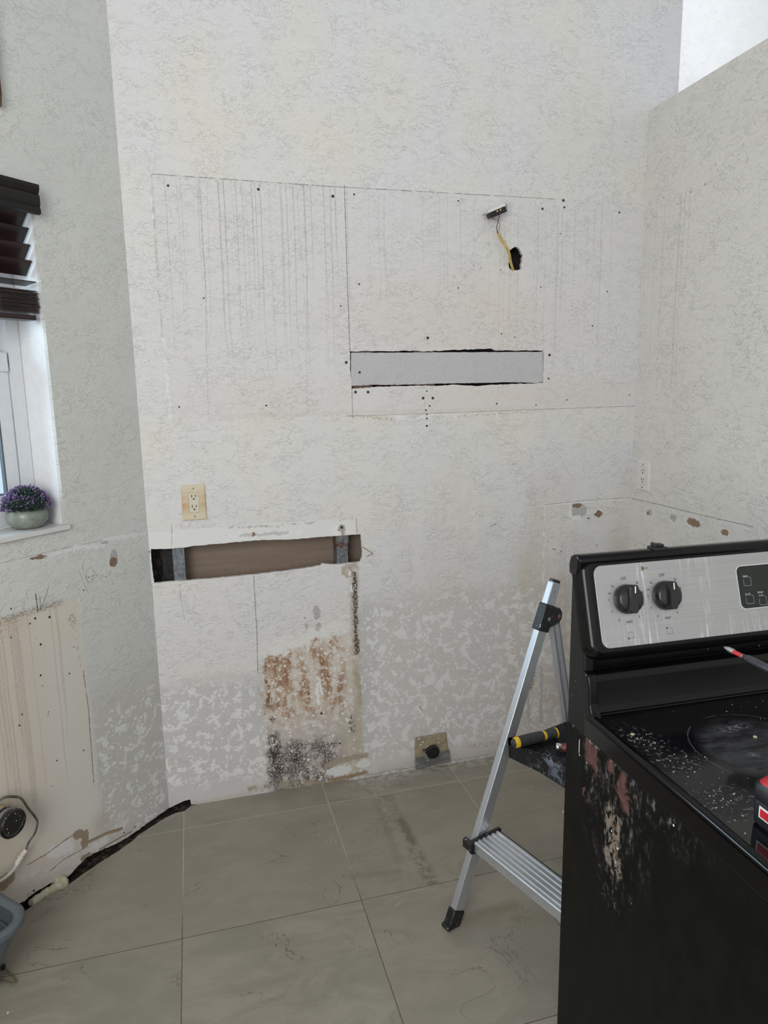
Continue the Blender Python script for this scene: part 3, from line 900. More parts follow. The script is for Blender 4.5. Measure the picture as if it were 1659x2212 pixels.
# dried adhesive and dirt runs where a cabinet side stood
c = t.mix(c, (0.135, 0.10, 0.085), fseg(F(866, 1770), F(892, 1820), 0.012, 0.7, pd) * 0.75)
c = t.mix(c, (0.19, 0.165, 0.14), fseg(F(840, 1720), F(938, 1905), 0.016, 0.9, pd) * t.ss(nS, 0.38, 0.6) * 0.65)
c = t.mix(c, (0.16, 0.13, 0.11), fseg(F(896, 1835), F(932, 1905), 0.018, 0.6, pd) * t.ss(nS, 0.47, 0.55) * 0.6)
c = t.mix(c, (0.20, 0.185, 0.155), fseg(F(815, 1730), F(860, 1860), 0.014, 0.9, pd) * 0.4)
c = t.mix(c, (0.42, 0.38, 0.34), fseg(F(800, 1695), F(838, 1760), 0.006, 0.6, pd) * t.ss(nS, 0.52, 0.58) * 0.7)
c = t.mix(c, (0.40, 0.38, 0.34), fseg(F(815, 1703), F(845, 1700), 0.016, 0.6, pd) * t.ss(nS, 0.50, 0.56) * 0.6)
c = t.mix(c, (0.21, 0.165, 0.105), fseg(F(1005, 1985), F(1110, 1955), 0.018, 0.9, pd) * 0.6)
c = t.mix(c, (0.20, 0.18, 0.145), fseg(F(760, 1895), F(860, 1880), 0.012, 0.9, pd) * 0.5)
c = t.mix(c, (0.47, 0.455, 0.42), t.ss(y, 2.30, 2.385) * t.ss(x, 0.45, 0.55) * t.ss(nS, 0.40, 0.6) * 0.75)
grout = t.ss(g, 0.0016, 0.0007)
lite = t.ss(y + (nS - 0.5) * 0.3, 1.75, 2.05)
c = t.mix(c, t.mix((0.115, 0.09, 0.072), (0.50, 0.475, 0.42), lite), grout)
spk = t.voro(t.P, 26)
c = t.mix(c, (0.62, 0.60, 0.56), t.ss(spk, 0.045, 0.035) * t.ss(y, 1.7, 2.1) * t.ss(nS, 0.5, 0.55))
t.bump(grout * -1.0 + nC * 0.05, 0.5, 0.001)
M_TILE = t.out(c, t.mix((0.42,) * 3, (0.62,) * 3, t.ss(nB, 0.4, 0.7)), 0, 0.4)
tile_edge = [F(x, y) for x, y in ((413, 1740), (398, 1752), (380, 1756), (358, 1766), (300, 1803), (287, 1816), (250, 1842), (219, 1861), (185, 1884), (152, 1908), (110, 1930), (68, 1958))]
tile_edge = jag(tile_edge, 0.0012, 0.012, rng, closed=False)
corner_l = LP + LE * -2.2
floor_poly = [(corner_l.x, corner_l.y)] + [tile_edge[-1]] + tile_edge[::-1] + [(0.02, YB), (1.0, YB + 0.0), (XR + 0.02, YB), (XR + 0.02, -3.2), (-1.79, -3.2)]
floor_poly = [p for i, p in enumerate(floor_poly) if i == 0 or (Vector(p) - Vector(floor_poly[i - 1])).length > 1e-4]
struct(MB().prism(floor_poly, -0.012, 0.0, lambda a, b, d: (a, b, d)).build('floor', M_TILE, smooth=False))
struct(MB().b6(-3.2, 6.5, -3.2, 4.0, -0.05, -0.013).build('floor_slab', M_ROUGH, smooth=False))
# grout and thinset smear along the back wall
M_SMEAR = plain('thinset', (0.42, 0.41, 0.385), 0.9, grain=0.25, scale=90, bump=0.002)
sm = MB()
pts = [(0.50 + i * 0.03, 2.394 + rng.uniform(-0.002, 0.002), 0.001) for i in range(41)]
sm.tube(pts, [0.006 + rng.uniform(-0.003, 0.003) for _ in pts], 8)
struct(sm.build('trim_thinset_line', M_SMEAR))

# window unit
M_VINYL = plain('white_vinyl', (0.72, 0.74, 0.76), 0.35, grain=0.02, scale=40)
M_GASKET = plain('grey_gasket', (0.10, 0.11, 0.12), 0.6, grain=0.1)
t = NT('window_glass')                    # thin clear pane: see-through with a faint reflection
tr, gl, mx = t.n('ShaderNodeBsdfTransparent'), t.n('ShaderNodeBsdfGlossy'), t.n('ShaderNodeMixShader')
tr.inputs[0].default_value = (0.86, 0.94, 0.98, 1)
gl.inputs['Roughness'].default_value = 0.02
mx.inputs[0].default_value = 0.07
t.t.links.new(tr.outputs[0], mx.inputs[1])
t.t.links.new(gl.outputs[0], mx.inputs[2])
t.t.links.new(mx.outputs[0], t.t.nodes['Material Output'].inputs[0])
M_GLASS = t.mat
wr = bpy.data.objects.new('window_1', None)
C.objects.link(wr)
struct(wr)
wr.location, wr.rotation_euler = LP, (0, 0, R(45))
fm = MB()
fm.b6(WS1 - 0.040, WS1, 0.122, 0.19, 1.10, WZ1)
fm.b6(WS0, WS0 + 0.040, 0.122, 0.19, 1.10, WZ1)
fm.b6(WS0 + 0.04, WS1 - 0.04, 0.122, 0.19, WZ1 - 0.04, WZ1)
fm.b6(WS0 + 0.04, WS1 - 0.04, 0.122, 0.19, 1.10, 1.150)
fm.build('window_frame', M_VINYL, wr, bevel=0.003)


def sash(z0, z1, d0, d1, name):
    a, b = WS0 + 0.043, WS1 - 0.043
    s_ = MB()
    s_.b6(b - 0.036, b, d0, d1, z0, z1).b6(a, a + 0.036, d0, d1, z0, z1)
    s_.b6(a + 0.036, b - 0.036, d0, d1, z0, z0 + 0.04).b6(a + 0.036, b - 0.036, d0, d1, z1 - 0.034, z1)
    so = s_.build(name, M_VINYL, wr, bevel=0.002)
    gk = MB()
    gk.b6(b - 0.041, b - 0.036, d0 + 0.006, d1 - 0.004, z0 + 0.04, z1 - 0.034).b6(a + 0.036, b - 0.041, d0 + 0.006, d1 - 0.004, z0 + 0.04, z0 + 0.044)
    gk.build('gasket', M_GASKET, so, smooth=False)
    MB().b6(a + 0.036, b - 0.041, (d0 + d1) / 2 - 0.002, (d0 + d1) / 2 + 0.002, z0 + 0.044, z1 - 0.034).build('pane', M_GLASS, so, smooth=False)
    return so


lo = sash(1.152, 1.600, 0.128, 0.152, 'lower_sash')
MB().b6(WS1 - 0.078, WS1 - 0.046, 0.120, 0.1275, 1.545, 1.598).build('sash_lock', M_VINYL, lo, bevel=0.001)
sash(1.570, WZ1 - 0.042, 0.158, 0.182, 'upper_sash')
M_SILL = plain('sill_marble', (0.66, 0.655, 0.64), 0.3, grain=0.04, scale=12)
sl = MB()
sl.b6(WS0 - 0.03, -0.2935, -0.012, 0.0, 1.085, 1.10).b6(WS0 + 0.002, WS1 - 0.002, 0.0, 0.122, 1.085, 1.10)
o = struct(sl.build('trim_window_sill', M_SILL, bevel=0.002))
o.location, o.rotation_euler = LP, (0, 0, R(45))
# pale ground and fence outside, glimpsed through the glass
M_OUT = plain('outdoor_stucco', (0.72, 0.69, 0.68), 0.9, grain=0.05, scale=8)
struct(MB().b6(-2.5, 1.5, 1.6, 1.7, 0, 1.45).build('wall_outdoor', M_OUT, smooth=False)).location = LP + LE * -1.5 + LN * 0.6
bpy.data.objects['wall_outdoor'].rotation_euler = (0, 0, R(45))
struct(MB().b6(-6, -0.9, 2.45, 7, -0.2, -0.06).build('floor_outdoor', M_OUT, smooth=False))

# ------------------------------------------------------------------ STUDS and loose board in the cuts
t = NT('galvanised_steel')
n1, _ = t.noise(t.P, 70, 3, 0.6)
n2, _ = t.noise(t.P * (60, 60, 6), 1, 3, 0.6)
n3, _ = t.noise(t.P, 34, 3, 0.7)
x, y, z = t.sep(t.P)
c = t.mix((0.13, 0.14, 0.155), (0.24, 0.25, 0.27), t.ss(n1, 0.35, 0.65))
c = t.mix(c, (0.45, 0.45, 0.46), t.ss(n2, 0.64, 0.72) * 0.5)
M_GALV = t.out(c, 0.55, 0.55)
c = t.mix(c, (0.13, 0.055, 0.025), t.ss(n3, 0.50, 0.58) * t.ss(abs(z - 0.915), 0.035, 0.008))
c = t.mix(c, (0.20, 0.17, 0.12), t.ss(n3, 0.45, 0.38) * t.ss(z, 0.93, 0.94) * 0.6)
t.out(c)


def rusty(src):
    m = src.copy()
    m.name = 'rusted_steel'
    return m


M_GALV_CLEAN = plain('clean_galvanised_steel', (0.17, 0.18, 0.195), 0.5, 0.6, grain=0.3, scale=60)


def stud(u0, u1, mat, label):
    uc = (u0 + u1) / 2
    r = thing('metal_stud', label, 'stud', (uc, YB + TH, 0), 0, 'steel studs inside the back wall')
    w_ = (u1 - u0) / 2
    MB().b6(-w_, w_, 0.0008, 0.002, 0, 2.4).b6(-w_, -w_ + 0.0012, 0.002, 0.066, 0, 2.4).b6(w_ - 0.008, w_, 0.064, 0.066, 0, 2.4).build('web', mat, r, smooth=False)
    return r


su0, su1 = B(374, 1220)[0], B(399.5, 1220)[0]
st1 = stud(su0, su1, M_GALV_CLEAN, 'grey steel wall stud at the left end of the long lower cut')
ru0, ru1 = B(729, 1190)[0], B(753, 1190)[0]
st2 = stud(ru0, ru1, M_GALV, 'rust-stained grey steel wall stud at the right end of the long lower cut')
# the right stud has a lapped sleeve over its upper half
MB().b6(-(ru1 - ru0) / 2 - 0.002, (ru1 - ru0) / 2 + 0.003, -0.0012, 0.0006, 0.928, 1.6).build('lapped_sleeve', M_GALV, st2, smooth=False)
# wood blocking seen dimly through the upper gap
M_WOOD_BLOCK = plain('pine_blocking', (0.20, 0.13, 0.09), 0.8, grain=0.2, scale=30)
bl = MB()
for x0, x1 in ((762, 805), (898, 942)):
    bl.b6(B(x0, 800)[0], B(x1, 800)[0], 0.016, 0.055, 1.40, 1.70)
bo = bl.build('wall_blocking', M_WOOD_BLOCK, smooth=False)
struct(bo).location = (0, YB, 0)

t = NT('drywall_grey_paper')
n1, _ = t.noise(t.P, 240, 3, 0.6)
n2, _ = t.noise(t.P, 18, 3, 0.6)
x, y, z = t.sep(t.P)
c = t.mix((0.50, 0.495, 0.505), (0.56, 0.555, 0.56), t.ss(n1, 0.4, 0.6))
c = t.mix(c, (0.46, 0.45, 0.455), t.ss(n2, 0.55, 0.65) * 0.25)
c = t.mix(c, (0.33, 0.24, 0.18), t.ss(z, 0.006, 0.002) * t.ss(n2, 0.5, 0.53))
s1 = B(790, 768)
c = t.mix(c, (0.42, 0.40, 0.37), (t.ss(abs(x - (s1[0] - B(757, 830)[0])), 0.005, 0.003) * t.ss(z, 0.095, 0.10) * t.ss(n2, 0.42, 0.5)) * 0.8)
M_DRYW = t.out(c, 0.85, 0, 0.2)
p00, p01, p10, p11 = B(757, 834), B(757, 762), B(1173, 828), B(1173, 760)
ds = thing('drywall_strip', 'loose grey drywall strip set into the upper horizontal cut', 'drywall strip', (p00[0], YB + 0.001, p00[1] + 0.001))
jg = [(0.002, 0.0), (0.08, 0.0015), (0.2, 0.0005), (0.33, 0.003), (0.5, 0.003), (0.6, 0.0045), (p10[0] - p00[0], p10[1] - p00[1] - 0.001), (p11[0] - p00[0], p11[1] - p00[1] - 0.001), (p01[0] - p00[0] + 0.003, p01[1] - p00[1] - 0.001)]
jg = jag(jg, 0.0006, 0.012, rng)
MB().prism(jg, 0.001, 0.0137, wallfn).build('board', M_DRYW, ds, smooth=False)
hx, hz = B(777, 805)
MB().cyl((hx - p00[0], -0.0002, hz - p00[1]), (hx - p00[0], 0.003, hz - p00[1]), 0.0042, 16).build('screw_hole', M_DARK, ds)

# ------------------------------------------------------------------ OUTLETS
M_SLOT = plain('slot_black', (0.012, 0.012, 0.012), 0.6)
M_SCREW = plain('screw_steel', (0.42, 0.40, 0.36), 0.35, 0.8, grain=0.2, scale=300)
t = NT('yellowed_plastic')
x, y, z = t.sep(t.P)
hb = t.ss(abs(z), 0.060, 0.004)
n1, _ = t.noise(t.P * (4, 1, 26), 1, 2, 0.5)
sb = t.ss(abs(x), 0.0, 0.042)
c = t.mix((0.66, 0.59, 0.43), (0.55, 0.33, 0.15), hb * t.ss(n1, 0.25, 0.7) * (sb * 0.6 + 0.4))
n2 = t.voro(t.P, 85)
c = t.mix(c, (0.28, 0.14, 0.06), t.ss(n2, 0.10, 0.07) * hb * 0.5)
M_YPLATE = t.out(c, 0.4)
M_IVORY = plain('ivory_plastic', (0.66, 0.60, 0.47), 0.4, grain=0.03, scale=60)
M_WPLATE = plain('white_plastic', (0.76, 0.75, 0.73), 0.38, grain=0.02, scale=60)


def outlet(name, label, loc, rz, w_, h_, mplate, mface, screw):
    r = thing(name, label, 'outlet', loc, rz)
    iw, ih = 0.0165, 0.0335
    pl = MB()
    k = 0.0045
    # bevelled plate with a window for the receptacle
    outer, inner, hole_ = rrect(-w_ / 2, w_ / 2, -h_ / 2, h_ / 2, 0.003), rrect(-w_ / 2 + k, w_ / 2 - k, -h_ / 2 + k, h_ / 2 - k, 0.002), rrect(-iw - .0006, iw + .0006, -ih - .0006, ih + .0006, 0.002)
    pl.prism(inner, -0.0058, -0.0056, wallfn, [hole_])
    n_ = len(outer)
    vs = [(p[0], 0, p[1]) for p in outer] + [(p[0], -0.0028, p[1]) for p in outer] + [(p[0], -0.0058, p[1]) for p in inner]
    fs = [(a * n_ + i, a * n_ + (i + 1) % n_, (a + 1) * n_ + (i + 1) % n_, (a + 1) * n_ + i) for a in (0, 1) for i in range(n_)]
    pl.add(vs, fs)
    nh = len(hole_)
    pl.add([(p[0], -0.0058, p[1]) for p in hole_] + [(p[0], 0, p[1]) for p in hole_], [(i, (i + 1) % nh, nh + (i + 1) % nh, nh + i) for i in range(nh)])
    pl.build('cover_plate', mplate, r, angle=25)
    rc = MB().prism(rrect(-iw, iw, -ih, ih, 0.002), -0.0062, 0.0, wallfn).build('receptacle', mface, r, bevel=0.0006)
    sl_ = MB()
    for zc in (0.019, -0.0165):
        sl_.b6(-0.0075, -0.0050, -0.0066, -0.006, zc - 0.001, zc + 0.0085)
        sl_.b6(0.0052, 0.0076, -0.0066, -0.006, zc, zc + 0.0080)
        sl_.prism([(-0.0028, zc - 0.009), (0.0028, zc - 0.009), (0.0028, zc - 0.0065), (0.0018, zc - 0.0043), (0, zc - 0.0036), (-0.0018, zc - 0.0043), (-0.0028, zc - 0.0065)], -0.0066, -0.006, wallfn)
    sl_.build('slots', M_SLOT, rc, smooth=False)
    for zc in (h_ / 2 - 0.0135, -h_ / 2 + 0.0135):
        so = MB().lathe([(0.0001, -0.0012), (0.0028, -0.0010), (0.0036, 0.0), (0.0036, 0.001)], (0, -0.0058, zc), (0, 1, 0), 18).build('screw', screw, r)
        MB().box((0, -0.0071, zc), (0.0062, 0.0004, 0.0009), Matrix.Rotation(0.9 if zc > 0 else 1.5, 3, 'Y')).build('screw_slot', M_SLOT, so, smooth=False)
    return r


c0, c1 = B(390, 1086), B(447, 1086)
outlet('power_outlet', 'yellowed heat-stained double outlet on the back wall above the long lower cut', ((B(419, 1085)[0]), YB, B(419, 1085)[1]), 0, 0.079, 0.122, M_YPLATE, M_IVORY, M_SCREW)
s_, z_ = RW(1391, 1028)
outlet('power_outlet', 'clean white double outlet on the right wall beside the corner', (XR, YB - s_, z_), R(-90), 0.078, 0.116, M_WPLATE, M_WPLATE, M_SCREW)

# ------------------------------------------------------------------ HANGING SWITCH ON ITS CABLE
M_BLACKPL = plain('black_plastic', (0.012, 0.012, 0.014), 0.42, grain=0.2, scale=90)
M_BRASS = plain('brass', (0.62, 0.42, 0.20), 0.3, 0.9)
M_ZINC = plain('zinc', (0.42, 0.42, 0.40), 0.4, 0.8, grain=0.2, scale=200)
t = NT('yellow_cable_jacket')
n1, _ = t.noise(t.P * (1, 1, 0.4), 120, 3, 0.6)
M_YELLOW = t.out(t.mix((0.47, 0.32, 0.075), (0.60, 0.44, 0.15), t.ss(n1, 0.35, 0.65)), 0.45)
D = -0.030
sc_ = B(1071, 455, D)
sw = thing('light_switch', 'unmounted black and white light switch dangling from a yellow cable', 'switch', (sc_[0], YB + D, sc_[1]))


def SP(x, y, dep):                          # pixel on a plane parallel to the wall, in the switch's own frame
    q_ = B(x, y, dep)
    return (q_[0] - sc_[0], dep - D, q_[1] - sc_[1])


a_ = Vector(SP(1052, 464, D)) - Vector(SP(1092, 447, D))
ang = math.atan2(-a_.z, -a_.x)
RM = Matrix.Rotation(-ang, 3, 'Y')
L_ = 0.067
sb_ = MB()
sb_.box(RM @ Vector((0, 0, -0.008)), (L_, 0.026, 0.016), RM)
for k in range(5):
    sb_.box(RM @ Vector((-0.027 + k * 0.0135, -0.0135, -0.008)), (0.0018, 0.003, 0.0155), RM)
sb_.box(RM @ Vector((0, -0.013, -0.0165)), (L_ * 0.94, 0.004, 0.003), RM)
sb_.build('body', M_BLACKPL, sw, bevel=0.001)
MB().box(RM @ Vector((0.0, 0.0, 0.0055)), (L_ + 0.002, 0.029, 0.009), RM).build('rocker_face', M_WPLATE, sw, bevel=0.0012)
for sgn in (-1, 1):
    stp = MB()
    stp.box(RM @ Vector((sgn * (L_ / 2 + 0.007), 0, 0.0025)), (0.017, 0.009, 0.0016), RM)
    for dz in (-0.005, 0.005):
        stp.box(RM @ Vector((sgn * (L_ / 2 + 0.017), dz, 0.0025)), (0.012, 0.0045, 0.0018), RM @ Matrix.Rotation(sgn * dz * 60, 3, 'Z'))
    stp.cyl(RM @ Vector((sgn * (L_ / 2 + 0.011), 0, -0.003)), RM @ Vector((sgn * (L_ / 2 + 0.011), 0, 0.007)), 0.0028, 10)
    stp.build('mounting_strap', M_ZINC, sw)
for k, (xx, zz) in enumerate(((-0.003, -0.0045), (0.010, -0.0045))):
    MB().lathe([(0.0035, 0), (0.0035, 0.0025), (0.0022, 0.003)], RM @ Vector((xx, -0.0135, zz)), (0, -1, 0), 14).build('terminal_screw', M_BRASS, sw)


def smoothpath(pts, n=8):
    pts = [Vector(p) for p in pts]
    P_ = [pts[0] * 2 - pts[1]] + pts + [pts[-1] * 2 - pts[-2]]
    out = []
    for i in range(1, len(P_) - 2):
        for k in range(n):
            u = k / n
            a, b, c, d = P_[i - 1], P_[i], P_[i + 1], P_[i + 2]
            out.append(0.5 * ((2 * b) + (c - a) * u + (2 * a - 5 * b + 4 * c - d) * u * u + (3 * b - a - 3 * c + d) * u ** 3))
    out.append(pts[-1])
    return out


M_BLKWIRE = plain('black_wire', (0.03, 0.018, 0.015), 0.4)
M_COPPER = plain('copper_wire', (0.30, 0.13, 0.07), 0.4, 0.5)
M_BROWNP = plain('brown_paper', (0.30, 0.12, 0.07), 0.8, grain=0.2)
MB().tube(smoothpath([SP(1078, 453, D - 0.016), SP(1079, 463, D - 0.018), SP(1076, 478, D - 0.01), SP(1073, 492, D - 0.002), SP(1075, 502, D + 0.002)]), 0.0013, 8).build('black_wire', M_BLKWIRE, sw)
MB().tube(smoothpath([SP(1061, 472, D + 0.006), SP(1073, 474, D), SP(1079, 483, D - 0.004), SP(1078, 494, D), SP(1075, 501, D + 0.004)]), 0.0009, 8).build('bare_wire', M_COPPER, sw)
MB().tube([SP(1074, 500, D + 0.004), SP(1077, 507, D + 0.004)], [0.0025, 0.0038], 8).build('paper_collar', M_BROWNP, sw)
MB().tube(smoothpath([SP(1076, 504, D + 0.004), SP(1083, 517, D + 0.002), SP(1092, 531, D - 0.002), SP(1100, 548, D + 0.002), SP(1103, 565, -0.012), SP(1108, 582, 0.002), SP(1113, 592, 0.035)], 8), 0.0066, 14, 0.7).build('yellow_cable', M_YELLOW, sw)

# ------------------------------------------------------------------ PIPE OUTLET IN THE BACK WALL FOOT
t = NT('tan_plastic_splashed')
n1 = t.voro(t.P, 62)
n2, _ = t.noise(t.P, 25, 3, 0.6)
n3, _ = t.noise(t.P, 120, 2, 0.6)
c = t.mix((0.36, 0.30, 0.185), (0.29, 0.245, 0.165), t.ss(n2, 0.4, 0.6))
M_TAN = t.out(t.mix(c, (0.62, 0.60, 0.55), t.ss(n1, 0.26, 0.22) * t.ss(n2, 0.50, 0.54)), 0.6)
t = NT('duct_tape')
n1, _ = t.noise(t.P * (8, 8, 60), 1, 3, 0.6)
t.bump(n1, 0.5, 0.002)
M_TAPE = t.out(t.mix((0.12, 0.118, 0.115), (0.22, 0.22, 0.22), t.ss(n1, 0.4, 0.65)), 0.38)
t = NT('rubber_cap_splashed')
n1 = t.voro(t.P, 115)
n2, _ = t.noise(t.P, 60, 2, 0.6)
M_CAP = t.out(t.mix((0.008, 0.008, 0.009), (0.75, 0.75, 0.73), t.ss(n1, 0.19, 0.15) * t.ss(n2, 0.49, 0.53)), 0.12, 0, 0.6)
pb = [B(895, 1592), B(961, 1581), B(968, 1640), B(895, 1655)]
bx, bz = B(930, 1617)
po = thing('pipe_box', 'tan pipe box with a small black capped pipe at the foot of the back wall', 'pipe outlet', (bx, YB, 0))
q = [(u - bx, max(z, 0.004)) for u, z in pb]
pf = MB()
pf.prism([q[0], q[1], q[2], q[3]], -0.012, -0.004, wallfn)
pf.build('box_face', M_TAN, po, bevel=0.0015)
# broken lid lip slanting across the top half
lip = [(q[0][0] + 0.002, q[0][1]), (q[1][0], q[1][1]), (q[1][0], q[1][1] - 0.018), (0.040, bz + 0.020), (0.012, bz + 0.026), (-0.02, bz + 0.014), (-0.045, bz + 0.016), (q[0][0] + 0.001, bz + 0.026)]
MB().prism(lip, -0.0165, -0.0125, wallfn).build('lid', M_TAN, po, bevel=0.001)
MB().b6(-0.040, -0.008, -0.0172, -0.0168, bz + 0.006, bz + 0.0095).build('crack', M_SLOT, po, smooth=False)
t1, t2, t3, t4 = B(895, 1632), B(960, 1616), B(969, 1641), B(895, 1657)
tp = [(u - bx, max(z, 0.003)) for u, z in (t1, B(925, 1631), t2, B(966, 1615), t3, t4)]
vs, nn_ = [], 14
tape = MB()
top_ = jag([tp[0], tp[1], tp[2], tp[3]], 0.0012, 0.006, rng, closed=False)
tape.prism(top_ + [tp[4], tp[5]], -0.0182, -0.0172, wallfn)
tape.add([(-0.062, -0.019, bz - 0.034), (-0.02, -0.026, bz - 0.030), (0.025, -0.024, bz - 0.030), (0.05, -0.020, bz - 0.014), (0.045, -0.019, bz - 0.022), (0.02, -0.019, bz - 0.040), (-0.02, -0.019, bz - 0.040), (-0.06, -0.0185, bz - 0.044)],
         [(0, 1, 6, 7), (1, 2, 5, 6), (2, 3, 4, 5)])
tape.add([(-0.045, -0.019, bz + 0.0), (-0.034, -0.021, bz + 0.006), (-0.012, -0.027, bz - 0.032), (-0.022, -0.027, bz - 0.041)], [(0, 1, 2, 3)])
tape.build('duct_tape', M_TAPE, po)
MB().cyl((0, -0.010, bz), (0, -0.022, bz), 0.0235, 30).lathe([(0.0245, 0), (0.026, 0.002), (0.026, 0.014), (0.0235, 0.0175), (0.021, 0.0175), (0.0195, 0.014), (0.0001, 0.0125)], (0, -0.017, bz), (0, -1, 0), 36).build('black_cap', M_CAP, po)

# ------------------------------------------------------------------ PIPE STUB AND CABLE ON THE LEFT WALL
W = lambda s, d, z: LP + LE * s + LN * d + Vector((0, 0, z))
cs, cz = -0.607, 0.335
pst = thing('capped_pipe', 'tan pipe stub with a large black rubber cap sticking out of the left wall', 'pipe', LP + LE * cs, R(45))
M_BAND = plain('grey_clamp', (0.20, 0.20, 0.195), 0.5, 0.3, grain=0.2, scale=120)
ax = (0.12, -1, -0.02)
MB().cyl((-0.012, 0.05, cz + 0.004), (-0.004, -0.05, cz + 0.001), 0.031, 32).build('pipe', plain('tan_pvc', (0.47, 0.38, 0.23), 0.6, grain=0.2, scale=60), pst)
MB().lathe([(0.034, 0), (0.0365, 0.002), (0.0365, 0.010), (0.034, 0.011), (0.034, 0.026), (0.0375, 0.027), (0.0395, 0.031), (0.0395, 0.040), (0.036, 0.044), (0.031, 0.043), (0.028, 0.040), (0.0001, 0.038)], (-0.004, -0.045, cz), ax, 48).build('rubber_cap', M_CAP, pst)
MB().lathe([(0.0362, 0.0125), (0.0368, 0.013), (0.0368, 0.024), (0.0362, 0.0245)], (-0.004, -0.045, cz), ax, 48, caps=False).build('clamp_band', M_BAND, pst)
cb = thing('taped_cord', 'dark cable spliced with white tape to a white cord hanging beside the black pipe cap', 'cable', LP + LE * cs, R(45))
lp_ = lambda x, y, d: (L(x, y, d)[0] - cs, d, L(x, y, d)[1])
M_GCABLE = plain('grey_cable', (0.10, 0.095, 0.08), 0.5, grain=0.5, scale=40)
M_WCORD = plain('white_cord', (0.50, 0.49, 0.45), 0.5, grain=0.1, scale=80)
M_WTAPE = plain('white_tape', (0.58, 0.53, 0.49), 0.6, grain=0.15, scale=120, bump=0.002)
MB().tube(smoothpath([lp_(-30, 1736, 0.012), lp_(0, 1728, -0.014), lp_(12, 1722, -0.03), lp_(30, 1721, -0.035), lp_(46, 1725, -0.035), lp_(60, 1745, -0.03), lp_(76, 1765, -0.03), lp_(81, 1778, -0.03), lp_(75, 1800, -0.028), lp_(62, 1820, -0.025), lp_(55, 1840, -0.022)]), 0.0040, 10, 0.75).build('dark_cable', M_GCABLE, cb)
tpts = smoothpath([lp_(57, 1836, -0.022), lp_(47, 1848, -0.02), lp_(36, 1868, -0.02)], 7)
MB().tube(tpts, [0.0075 + 0.0012 * math.sin(i * 1.7) for i in range(len(tpts))], 10).build('tape_wrap', M_WTAPE, cb)
MB().tube(smoothpath([lp_(38, 1864, -0.02), lp_(30, 1878, -0.02), lp_(16, 1892, -0.02), lp_(0, 1903, -0.02), lp_(-30, 1915, -0.02), lp_(-60, 1950, -0.02)]), 0.0048, 10).build('white_cord', M_WCORD, cb)

# ------------------------------------------------------------------ FOAM along the gap
t = NT('old_foam')
n1, _ = t.noise(t.P, 90, 3, 0.6)
t.bump(n1, 0.7, 0.003)
M_FOAM = t.out(t.mix((0.46, 0.43, 0.29), (0.60, 0.57, 0.44), t.ss(n1, 0.35, 0.65)), 0.85)
fo = MB()
f0, f1 = Vector((*F(148, 1905), 0)), Vector((*F(70, 1957), 0))
pts, rad = [], []
for k in range(25):
    u = k / 24
    p = f0.lerp(f1, u) + Vector((LN.x, LN.y, 0)) * (0.010 + rng.uniform(-0.002, 0.002))
    pts.append(p + Vector((0, 0, 0.004)))
    rad.append((0.029 if u < 0.3 else 0.016) + rng.uniform(-0.003, 0.003))
rad[0], rad[1] = 0.010, 0.018
fo.tube(pts, rad, 12, 0.8)
tag(fo.build('foam_bead', M_FOAM, sub=1), 'strip of pale yellow hardened foam along the foot of the left wall', 'foam')

# ------------------------------------------------------------------ GREY TUB
M_TUB = speckled('grey_tub_plastic', (0.105, 0.125, 0.14), 0.45, fleck=(0.22, 0.25, 0.27), amount=0.68, scale=180)
M_TUBIN = plain('grey_tub_inside', (0.06, 0.078, 0.082), 0.5, grain=0.1, scale=80)
tz, hw, hd = 0.20, 0.20, 0.135
corner = Vector((*F(64, 1972, tz), 0))
ca = R(45)
ex_, ey_ = Vector((math.cos(ca), math.sin(ca), 0)), Vector((-math.sin(ca), math.cos(ca), 0))
tc_ = corner - ex_ * (hw - 0.012) + ey_ * (hd - 0.012)
tub = thing('plastic_tub', 'dull grey rounded plastic tub with a ribbed inside on the floor by the left wall', 'tub', (tc_.x, tc_.y, 0), ca)


def ring(sx, sy, r, z, n=8):
    return [(p[0], p[1], z) for p in rrect(-sx, sx, -sy, sy, r, n)]


def loft(rings, mb, cap0=True, cap1=True):
    n = len(rings[0])
    vs = [p for r_ in rings for p in r_]
    fs = [(a * n + i, a * n + (i + 1) % n, (a + 1) * n + (i + 1) % n, (a + 1) * n + i) for a in range(len(rings) - 1) for i in range(n)]
    if cap0:
        fs.append(tuple(reversed(range(n))))
    if cap1:
        fs.append(tuple(range((len(rings) - 1) * n, len(rings) * n)))
    return mb.add(vs, fs)


loft([ring(hw * .55, hd * .48, .04, 0.0), ring(hw * .59, hd * .52, .045, 0.012), ring(hw * .78, hd * .73, .055, 0.105), ring(hw - .012, hd - .012, .062, tz - 0.022)], MB(), True, False).build('shell', M_TUB, tub, angle=60)
loft([ring(hw - .012, hd - .012, .062, tz - .022), ring(hw - .001, hd - .001, .07, tz - .018), ring(hw, hd, .072, tz - .006), ring(hw - .005, hd - .005, .068, tz), ring(hw - .020, hd - .020, .056, tz - 0.001), ring(hw - .025, hd - .025, .052, tz - .010)], MB(), False, False).build('rim', M_TUB, tub, angle=60)
ins = MB()
loft([ring(hw - .025, hd - .025, .052, tz - .010), ring(hw * .76, hd * .70, .05, 0.105), ring(hw * .55, hd * .48, .035, 0.018)], ins, False, True)
for k in range(6):
    zz = 0.045 + 0.023 * k
    fr = (zz - .018) / (tz - .028)
    sx, sy = hw * (.56 + .30 * fr), hd * (.49 + .33 * fr)
    loft([ring(sx - .001, sy - .001, .05, zz - .002), ring(sx - .0045, sy - .0045, .048, zz), ring(sx - .001, sy - .001, .05, zz + .002)], ins, False, False)
ins.build('ribbed_lining', M_TUBIN, tub, angle=50)

